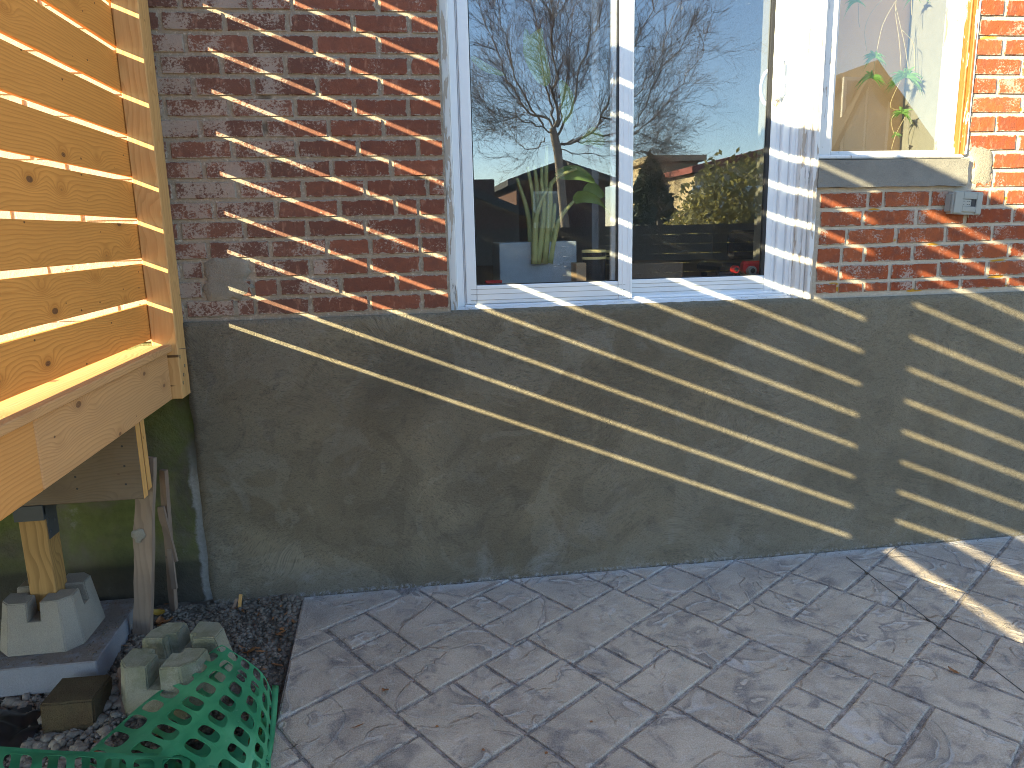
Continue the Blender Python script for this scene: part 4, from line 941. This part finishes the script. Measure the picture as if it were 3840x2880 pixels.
blade([at(*A2(1460, 540), .36), at(*A2(1560, 490), .32), at(*A2(1740, 540), .30), at(*A2(1880, 730), .28)], .026, m_gleaf, 'leaf', plant, Vector((-.4, 0, 1)))
blade([at(*A2(1560, 440), .42), at(*A2(1670, 420), .42), at(*A2(1790, 480), .42)], .036, m_gleaf, 'leaf', plant, Vector((.1, 0, 1)))
blade([at(*A_(400, 590), .30), at(*A_(560, 700), .30), at(*A_(760, 780), .32)], .018, m_gleaf, 'leaf', plant, Vector((.1, 0, 1)))
blade([at(*A_(1400, 1300), .40), at(*A_(1400, 1000), .40), at(*A_(1330, 820), .40)], .030, m_gleaf, 'leaf', plant)
for i, q in enumerate(([(1030, 950), (1000, 700), (880, 300)], [(1070, 950), (1060, 600), (990, 180)], [(1130, 950), (1100, 500), (1060, 170)], [(1140, 950), (1140, 500), (1140, 150)], [(1190, 950), (1180, 500), (1190, -40)], [(1210, 950), (1260, 700), (1270, 560)], [(1220, 950), (1310, 750), (1470, 540)], [(1160, 950), (1220, 600), (1250, 330), (1500, 200)], [(1090, 950), (1160, 650), (1130, 300)], [(1060, 950), (1080, 700), (1200, 400)])):
    V, fs2 = [], []; P = [at(*A2(*p), .42 - i * .012) for p in q]; P[0].z = 1.34; n = 8; tube(V, fs2, [cat(P, k / n) for k in range(n + 1)], [.017 - .010 * k / n for k in range(n + 1)], 6); link('stem', mesh('stem', V, fs2, True), m_stem, plant)
# tubs, box, tools by the glass
def tub(px0, px1, py, Y, zt, label):
    a, b = at(*A2(px0, py), Y), at(*A2(px1, py), Y); r = (b.x - a.x) / 2; c = Vector(((a.x + b.x) / 2, Y + r, 0)); o = thing('storage_tub', (c.x, c.y, 1.18), label, 'tub', 'black tubs behind the door')
    V, fs2 = [], []; tube(V, fs2, [Vector((c.x, c.y, 1.18)), Vector((c.x, c.y, zt - .03))], [r * .88, r * .97], 24); link('body', mesh('body', V, fs2), m_dark, o)
    for z in (zt - .012, zt - .042): V, fs2 = [], []; tube(V, fs2, [Vector((c.x, c.y, z)), Vector((c.x, c.y, z + .011))], r * 1.03, 24); link('lid_ring', mesh('lid_ring', V, fs2), m_yel, o)
    V, fs2 = [], []; tube(V, fs2, [Vector((c.x, c.y, zt - .033)), Vector((c.x, c.y, zt - .010))], r * .98, 24); link('neck', mesh('neck', V, fs2), m_dark, o)
zt = at(*A2(1700, 1040), .30).z; tub(1588, 1832, 1050, .26, zt, 'black tub with two cream rings behind the left door pane'); tub(1838, 2060, 1050, .30, zt - .004, 'black tub half hidden behind the door stile')
a, b = at(*A2(1495, 1180), .24), at(*A2(1600, 1400), .24); o = box('cardboard_box', a.x, b.x, .24, .34, 1.18, a.z, m_card, None, .001); tag(o, 'small cardboard carton between the planter and the black tubs', 'box')
a, b = at(*A2(550, 1360), .22), at(*A2(725, 1378), .22); o = box('red_level', a.x, b.x, .21, .235, b.z - .004, a.z, m_red, None, .002); tag(o, 'short red plastic tool lying inside at the left corner of the door', 'tool')
a, b = at(*C4(100, 1180), .5), at(*C4(578, 1330), .5); o = box('wooden_crate', a.x - .12, b.x, .46, .80, 1.178, a.z, m_floor, None, .003); tag(o, 'low brown wooden crate behind the right door pane', 'crate')
a, b = at(*C4(1110, 840), .8), at(*C4(1255, 1140), .8)
ch = thing('office_chair', ((a.x + b.x) / 2 + .05, .95, 1.18), 'black padded chair standing inside behind the right door pane', 'chair')
box('backrest', a.x, b.x + .15, .80, .86, b.z, a.z, m_dark, ch, .02); box('seat', a.x - .03, b.x + .16, .84, 1.2, b.z - .08, b.z - .02, m_dark, ch, .02)
for sx in (a.x, b.x + .12):
    for y in (.86, 1.16): box('leg', sx, sx + .025, y, y + .025, 1.178, b.z - .08, m_dark, ch, .002)
c = at(*C4(1165, 1240), .22); tl = thing('power_tool', (c.x + .05, .24, 1.18), 'red and black cordless tool with round hubs on the floor inside the right pane', 'tool')
for nm, px, py, r, m in (('hub', 1165, 1245, .017, m_red), ('hub', 1335, 1258, .020, m_outlet)):
    p = at(*C4(px, py), .21); V, fs2 = [], []; tube(V, fs2, [p, p + Vector((0, .03, 0))], r, 20); link(nm, mesh(nm, V, fs2), m, tl); V, fs2 = [], []; tube(V, fs2, [p + Vector((0, -.003, 0)), p + Vector((0, .0, 0))], r * .55, 16); link('hub_core', mesh('hub_core', V, fs2), m_dark, tl)
a, b = at(*C4(1235, 1160), .25), at(*C4(1440, 1285), .25); box('housing', a.x, b.x, .235, .29, b.z, a.z, m_red, tl, .012); a, b = at(*C4(975, 1275), .25), at(*C4(1130, 1305), .25); box('blade_guard', a.x, b.x, .24, .28, b.z, a.z, m_dark, tl, .003)

# spider plants hanging in the window
def spider(cx, cy, Y, n, L, seed, label, stems):
    rnd = random.Random(seed); c = at(*E_(cx, cy), Y); o = thing('spider_plantlet', c, label, 'plant', 'spider plantlets hanging in the window')
    for i in range(n):
        a = rnd.uniform(-.6, math.pi + .6); l = L * rnd.uniform(.5, 1.1); d = Vector((math.cos(a), rnd.uniform(-.35, .35), math.sin(a) * .6)).normalized()
        e = c + d * l + Vector((0, 0, -l * rnd.uniform(.3, .9))); mid = c + d * l * .6 + Vector((0, 0, l * .08)); w = rnd.uniform(.0030, .0060); V, fs2 = [], []; m = 7
        s = Vector((-d.z, .3, d.x)).normalized()
        for k in range(m + 1): t = k / m; p = (c * (1 - t) ** 2 + mid * 2 * t * (1 - t) + e * t * t); ww = w * (1 - t ** 2) + .0002; V += [p - s * ww, p + s * ww]
        for k in range(m): fs2.append((2 * k, 2 * k + 1, 2 * k + 3, 2 * k + 2))
        link('leaf', mesh('leaf', V, fs2, True), m_spid, o)
    for sm in stems:
        V, fs2 = [], []; P = [at(*E_(*q), Y) for q in sm]; tube(V, fs2, [cat(P, k / 10) for k in range(11)], .0013, 5); link('runner', mesh('runner', V, fs2, True), m_stolon, o)
spider(740, 560, .20, 46, .060, 1, 'bluish spider plantlet high at the left of the window', [[(760, 500), (820, 240), (945, 10)], [(660, 500), (640, 300), (700, 130), (810, 0)]])
spider(700, 760, .20, 44, .065, 2, 'green spider plantlet just below the high left one', [[(735, 740), (735, 640), (745, 570)]])
spider(1045, 755, .22, 95, .085, 3, 'largest bushy spider plantlet in the middle of the window', [[(1000, 700), (980, 400), (945, 150), (950, 0)], [(1070, 700), (1040, 480), (990, 250), (945, 60)], [(1130, 700), (1120, 440), (1010, 300)]])
spider(1005, 1110, .22, 40, .055, 4, 'small spider plantlet low in the window below the bushy one', [[(1000, 1090), (890, 1050), (960, 860), (1010, 780)]])
spider(560, 10, .20, 22, .070, 5, 'dark green spider plantlet at the top edge left of the window', [[(580, 40), (580, 200), (590, 270)]])
spider(1140, -30, .22, 24, .060, 6, 'dry spider plantlet at the top edge right of the window', [[(1100, 0), (1100, 150)]])
spider(950, 1330, .22, 14, .035, 7, 'tiny spider plantlet lowest in the window', [[(900, 1480), (950, 1320), (1040, 1150)], [(930, 1330), (900, 1200), (930, 1130)]])

# ------------------------------------------------------------------ the yard and street mirrored in the panes
random.seed(5)
def tree(name, base, H, seed, label, lean=Vector((0, 0, 0)), r0=.16, spread=.55, depth=6, group='bare trees in the yard', mult=1.0):
    rnd = random.Random(seed); root = thing(name, base, label, 'tree', group); tv, tf, cv, cf = [], [], [], []
    def grow(p, d, L, r, lev):
        n = 4; pts = [p]; q = p.copy(); dd = d.copy()
        for i in range(n):
            dd = (dd + Vector((rnd.gauss(0, .10), rnd.gauss(0, .10), rnd.gauss(0, .05) + (.03 if lev < 4 else .0)))).normalized(); q = q + dd * (L / n); pts.append(q.copy())
        rr = [r * (1 - .45 * i / n) for i in range(n + 1)]
        if lev <= 1: tube(tv, tf, [x - base for x in pts], rr, 7, False)
        else: tube(cv, cf, [x - base for x in pts], rr, 4 if lev < 4 else 3, False)
        if lev >= depth: return
        k = (3 if lev == 0 else rnd.choice((3, 4, 4, 5))) if lev < depth - 1 else rnd.choice((4, 5, 6))
        for i in range(k):
            t = rnd.uniform(.35, 1.0) if i else 1.0; pi = min(n, max(1, int(round(t * n)))); a = rnd.uniform(0, 6.283); sp = spread * rnd.uniform(.55, 1.25)
            ax = dd.cross(Vector((math.cos(a), math.sin(a), .2))).normalized(); nd = (dd + ax * sp); nd.z += .12 if lev < 4 else -.1; nd.normalize()
            grow(pts[pi], nd, L * rnd.uniform(.58, .82), max(.0035, rr[pi] * rnd.uniform(.45, .7)), lev + 1)
    grow(base.copy(), (Vector((0, 0, 1)) + lean).normalized(), H * .26, r0, 0)
    link('trunk', mesh('trunk', tv, tf, True), m_bark, root, base); link('branches', mesh('branches', cv, cf, True), m_twig, root, base); return root
def A_(x, y): return (1620 + x / 2.765, y / 2.765)
def C3(x, y): return (2340 + x / 2.765, y / 2.765)
def stem_tree(base, stems, seed, label, dist, r0):
    rnd = random.Random(seed); root = thing('bare_tree', base, label, 'tree', 'bare trees in the yard'); tv, tf, cv, cf = [], [], [], []
    def twig(p, d, L, r, lev):
        n = 4; pts = [p]; q = p.copy(); dd = d.copy()
        for i in range(n):
            dd = (dd + Vector((rnd.gauss(0, .13), rnd.gauss(0, .13), rnd.gauss(0, .09)))).normalized(); q = q + dd * (L / n); pts.append(q.copy())
        tube(cv, cf, [x - base for x in pts], [max(.0018, r * (1 - .6 * i / n)) for i in range(n + 1)], 3, False)
        if lev >= 3: return
        for i in range(rnd.choice((4, 5, 6)) if lev < 2 else rnd.choice((3, 4, 5))):
            t = rnd.uniform(.15, 1); pi = pts[min(n, int(round(t * n)))]; a = Vector((rnd.gauss(0, 1), rnd.gauss(0, 1), rnd.gauss(.25, 1))).normalized()
            twig(pi, (dd * 1.25 + a * .9).normalized(), L * rnd.uniform(.42, .7), r * .6, lev + 1)
    tr = [base, base + Vector((.05, 0, .9)), back(*A_(1300, 1560), dist)]; tr += [back(*A_(1270, 1420), dist), back(*A_(1250, 1330), dist)]
    tube(tv, tf, [x - base for x in tr], [r0 * 1.2, r0, r0 * .9, r0 * .85, r0 * .7], 9, False)
    for pts_, r, dz in stems:
        P = [back(*q, dist + dz * i / len(pts_)) for i, q in enumerate(pts_)]; n = 16; pp = [cat(P, i / n) + Vector((rnd.gauss(0, .025), rnd.gauss(0, .03), rnd.gauss(0, .025))) for i in range(n + 1)]
        r *= .62; tube(tv, tf, [x - base for x in pp], [r * (1 - .78 * i / n) for i in range(n + 1)], 6, False)
        for i in range(2, n + 1):
            dd = (pp[i] - pp[i - 1]).normalized()
            for _ in range(3):
                a = Vector((rnd.gauss(0, 1), rnd.gauss(0, .8), rnd.gauss(.2, 1))).normalized(); twig(pp[i], (dd + a * .75).normalized(), rnd.uniform(.55, 1.35) * (1.15 - .5 * i / n), r * .2, 1)
    link('trunk', mesh('trunk', tv, tf, True), m_bark, root, base); link('branches', mesh('branches', cv, cf, True), m_twig, root, base)
ST = [([A_(1250, 1330), A_(1180, 1230), A_(1050, 1180), A_(930, 1050), A_(780, 800), A_(700, 600), A_(580, 300), A_(450, -60)], .050, 1.0),
 ([A_(1250, 1330), A_(1320, 1240), A_(1290, 1100), A_(1255, 930), A_(1300, 800), A_(1260, 560), A_(1235, 400), A_(1255, 200), A_(1200, -80)], .060, -.5),
 ([A_(1265, 1310), A_(1240, 1100), A_(1190, 900), A_(1130, 600), A_(1090, 250), A_(1040, -80)], .045, 1.5),
 ([A_(1290, 1420), A_(1440, 1150), A_(1520, 850), A_(1620, 500), A_(1720, 250), A_(1780, -80)], .045, -1.2),
 ([A_(1230, 1360), A_(1100, 1300), A_(830, 1220), A_(640, 1180), A_(470, 950)], .028, -1.0), ([A_(1160, 1300), A_(900, 900), A_(820, 560), A_(700, 150), A_(640, -60)], .035, -1.5),
 ([A_(1310, 1330), A_(1380, 900), A_(1440, 420), A_(1470, -60)], .032, .8), ([A_(1330, 1500), A_(1480, 1470), A_(1800, 1460), C3(150, 1490), C3(520, 1430)], .030, .5),
 ([A_(1310, 1500), A_(1640, 1400), A_(1750, 1230), A_(1850, 1000), A_(1930, 700), C3(150, 420), C3(400, -40)], .050, -1.0),
 ([A_(1640, 1400), C3(30, 1400), C3(150, 1350), C3(350, 1180), C3(520, 980), C3(700, 700), C3(860, 440)], .034, 1.0),
 ([A_(1750, 1230), C3(60, 1320), C3(160, 1250), C3(280, 950), C3(400, 700), C3(600, 480), C3(740, 200)], .032, -.8),
 ([A_(1850, 1000), C3(60, 1050), C3(140, 950), C3(340, 690), C3(450, 350), C3(600, 0)], .032, .6), ([A_(1180, 1450), A_(1000, 1550), A_(760, 1400), A_(560, 1330)], .022, .6), ([A_(1330, 1560), A_(1700, 1600), C3(150, 1590), C3(420, 1500)], .022, .3)]
b = back(*A_(1335, 1760), 13); stem_tree(Vector((b.x + .1, b.y, -.16)), ST, 3, 'big bare birch tree mirrored in the left door pane', 13, .10)
b = back(2500, 640, 34); tree('bare_tree', Vector((b.x, b.y, -.16)), 9, 12, 'small distant bare tree mirrored in the right door pane', Vector((0, 0, 0)), .09, .45, 5)

def ymat(name, c, nz_=.1): return plain(name, c, .85, .2, nz_, 3)
m_hb, m_tan, m_roof, m_redr, m_win, m_trim, m_dfence = ymat('far_brick', (.095, .045, .032)), ymat('tan_stucco', (.46, .36, .22)), ymat('dark_shingle', (.045, .045, .05)), ymat('red_roof', (.22, .07, .06)), plain('far_glass', (.10, .13, .16), .15, .6), ymat('white_trim', (.7, .68, .62)), ymat('dark_boards', (.05, .04, .032))
def hpart(nm, x0, x1, y0, y1, z0, z1, m, par, bev=0): return box(nm, x0, x1, y0, y1, z0, z1, m, par, bev)
def gable_house(nm, x0, x1, y, depth, ze, zr, wall, roof, label, group='houses across the yards', chim=None, wins=(), apex=.5):
    # gable end faces the wall (+Y); y is its plane, the house runs back from it
    t = thing(nm, ((x0 + x1) / 2, y - depth / 2, -.16), label, 'house', group); xc = x0 + (x1 - x0) * apex
    P = [(x0, -.16), (x1, -.16), (x1, ze), (xc, zr), (x0, ze)]; extrude_poly('wall', P, y - depth, y, wall, t, (0, 0, 0), 'y')
    ov = .35
    for (xa, za), (xb, zb) in (((x0 - ov, ze - ov * (zr - ze) / (xc - x0)), (xc, zr + .03)), ((x1 + ov, ze - ov * (zr - ze) / (x1 - xc)), (xc, zr + .03))):
        Q = [(xa, za), (xb, zb), (xb, zb + .22), (xa, za + .22)]; extrude_poly('roof', Q, y - depth - .3, y + .35, roof, t, (0, 0, 0), 'y')
    if chim: hpart('chimney', chim[0] - chim[2], chim[0] + chim[2], y - 1.6, y - .8, ze, chim[1], wall, t, .02)
    for (wx, wz, ww, wh) in wins:
        f = hpart('window', wx - ww / 2 - .08, wx + ww / 2 + .08, y - .02, y + .05, wz - wh / 2 - .08, wz + wh / 2 + .08, m_trim, t, .01)
        hpart('pane', wx - ww / 2, wx - .03, y + .04, y + .065, wz - wh / 2, wz + wh / 2, m_win, f); hpart('pane', wx + .03, wx + ww / 2, y + .04, y + .065, wz - wh / 2, wz + wh / 2, m_win, f)
    return t
# dark gabled house at the far left of the left pane
p = back(1790, 700, 20); q_ = back(1880, 800, 20); cp = back(1822, 665, 20)
gable_house('brick_house', p.x - 6, q_.x + .8, -20, 9, 1.9, back(1770, 680, 20).z, m_hb, m_roof, 'dark brick gabled house mirrored at the left of the door', chim=(cp.x, cp.z, .35), apex=.62)
# brick house in the middle
a, b = back(1935, 640, 24), back(2270, 640, 24); z1 = back(2100, 628, 24).z; wn_ = back(2055, 795, 24)
gable_house('brick_house', a.x, b.x, -24, 9, z1 * .86, z1, m_hb, m_roof, 'dark brick house behind the birch tree with one white window', chim=(a.x + 1.6, z1 - .1, .35), wins=((wn_.x, max(1.5, wn_.z), .9, 1.3),), apex=.5)
# flat roofed tan building and one with a red roof, right pane
def block_house(nm, px0, px1, pyt, dist, wall, roof, label, rot, wins=3, slope=0):
    a, b = back(px0, pyt, dist), back(px1, pyt, dist); t = thing(nm, ((a.x + b.x) / 2, -dist - 4, -.16), label, 'building', 'tan buildings beyond the hedge')
    z = a.z; w = b.x - a.x; zr = z + slope
    extrude_poly('wall', [(a.x, -.16), (b.x, -.16), (b.x, zr), (a.x, z)], -dist - 4, -dist, wall, t, (0, 0, 0), 'y')
    extrude_poly('roof', [(a.x - .3, z), (b.x + .3, zr), (b.x + .3, zr + .28), (a.x - .3, z + .28)], -dist - 4.4, -dist + .4, roof, t, (0, 0, 0), 'y')
    for i in range(wins):
        wx = a.x + w * (i + .5) / wins
        for fz in (.25, .66):
            wz = z * fz; f = hpart('window', wx - .7, wx + .7, -dist - .02, -dist + .06, wz - .8, wz + .8, m_trim, t, .01); hpart('pane', wx - .6, wx + .6, -dist + .05, -dist + .08, wz - .7, wz + .7, m_win, f)
    return t
block_house('flat_roof_building', 2450, 2620, 606, 34, m_tan, m_tan, 'tan flat-roofed building mirrored in the middle of the right pane', 0)
block_house('red_roof_building', 2610, 2960, 650, 30, m_tan, m_redr, 'tan building with a red roof edge mirrored at the right of the door', 0, 4, 1.1)
# gable seen in the window
ga, gb, gt = back(3000 + 300 / 2.633, 1440 / 2.633, 13), back(3000 + 1160 / 2.633, 1440 / 2.633, 13), back(3000 + 640 / 2.633, 745 / 2.633, 13)
cm = back(3000 + 520 / 2.633, 690 / 2.633, 13); w1 = back(3000 + 630 / 2.633, 1200 / 2.633, 13)
m_sid = ymat('brown_siding', (.34, .20, .12))
gable_house('gabled_house', ga.x, gb.x, -13, 2.6, ga.z, gt.z, m_sid, m_roof, 'brown gabled house with chimney mirrored in the right window', chim=(cm.x, cm.z, .19), wins=((w1.x, w1.z, 1.0, 1.7),), apex=.36)

# evergreen and hedge shrubs: leaf clumps
def shrub(nm, c, rx, ry, rz, n, s, mat, label, seed, cone=False, cat_='shrub'):
    rnd = random.Random(seed); t = thing(nm, (c.x, c.y, -.16), label, cat_); V, fs2 = [], []
    for _ in range(n):
        u = Vector((rnd.gauss(0, 1), rnd.gauss(0, 1), rnd.gauss(0, 1))).normalized() * (rnd.random() ** .4); w = 1 + .2 * mn.noise(u * 2.3 + Vector((seed, 0, 0)))
        z = u.z; k = (1 - (z + 1) / 2 * .85) if cone else 1; p = Vector((u.x * rx * w * k, u.y * ry * w * k, z * rz * (w if not cone else 1)))
        a = Vector((rnd.gauss(0, 1), rnd.gauss(0, 1), rnd.gauss(0, 1))).normalized() * s; b_ = a.cross(Vector((rnd.gauss(0, 1), rnd.gauss(0, 1), 1))).normalized() * s * .5; b = len(V)
        V += [p - a, p + b_, p + a, p - b_]; fs2.append((b, b + 1, b + 2, b + 3))
    link('crown', mesh('crown', V, fs2), mat, t, c); V, fs2 = [], []; tube(V, fs2, [Vector((c.x, c.y, -.16)), Vector((c.x, c.y, c.z))], [.09, .04], 7); link('trunk', mesh('trunk', V, fs2), m_bark, t); return t
m_con = leaf_mat('conifer_needles', (.02, .032, .012), (.045, .06, .022), .1); m_hed = leaf_mat('hedge_leaves', (.24, .22, .07), (.38, .34, .13), .5)
c = back(2440, 760, 19); shrub('conifer_tree', Vector((c.x, c.y, 1.6)), 1.7, 1.4, 2.1, 2600, .16, m_con, 'dark conifer mirrored at the left of the right pane', 2, True, 'tree')
c = back(2790, 760, 11); shrub('hedge_shrub', Vector((c.x, c.y, 1.45)), 1.5, 1.0, 1.45, 4600, .075, m_hed, 'olive green leafy shrub mirrored in the right pane', 3)
c = back(2640, 800, 12); shrub('hedge_shrub', Vector((c.x, c.y, 1.1)), 1.0, .8, .95, 2400, .075, m_hed, 'lower olive shrub left of the big one mirrored in the right pane', 4)
# dark board fence across the end of the yard
yf = thing('yard_fence', (2, -9.5, -.16), 'dark horizontal board fence at the end of the yard mirrored low in the door', 'fence')
for k in range(10): box('board', -3, 12, -9.53, -9.50, -.10 + k * .165, .055 + k * .165, m_dfence, yf, .002)
for k in range(9): box('post', -3 + k * 1.85, -2.91 + k * 1.85, -9.62, -9.53, -.16, 1.62, m_dfence, yf, .003)
# white pipe and garden wall left of the fence
dp = thing('downpipe', (-2.0, -.03, .0), 'white downpipe on the sunlit bricks seen through the fence gaps', 'downpipe')
box('pipe', -2.06, -1.96, -.07, .008, .1, 4.0, m_vinyl, dp, .012); box('strap', -2.075, -1.945, -.075, .008, 2.0, 2.03, m_steel, dp, .002)
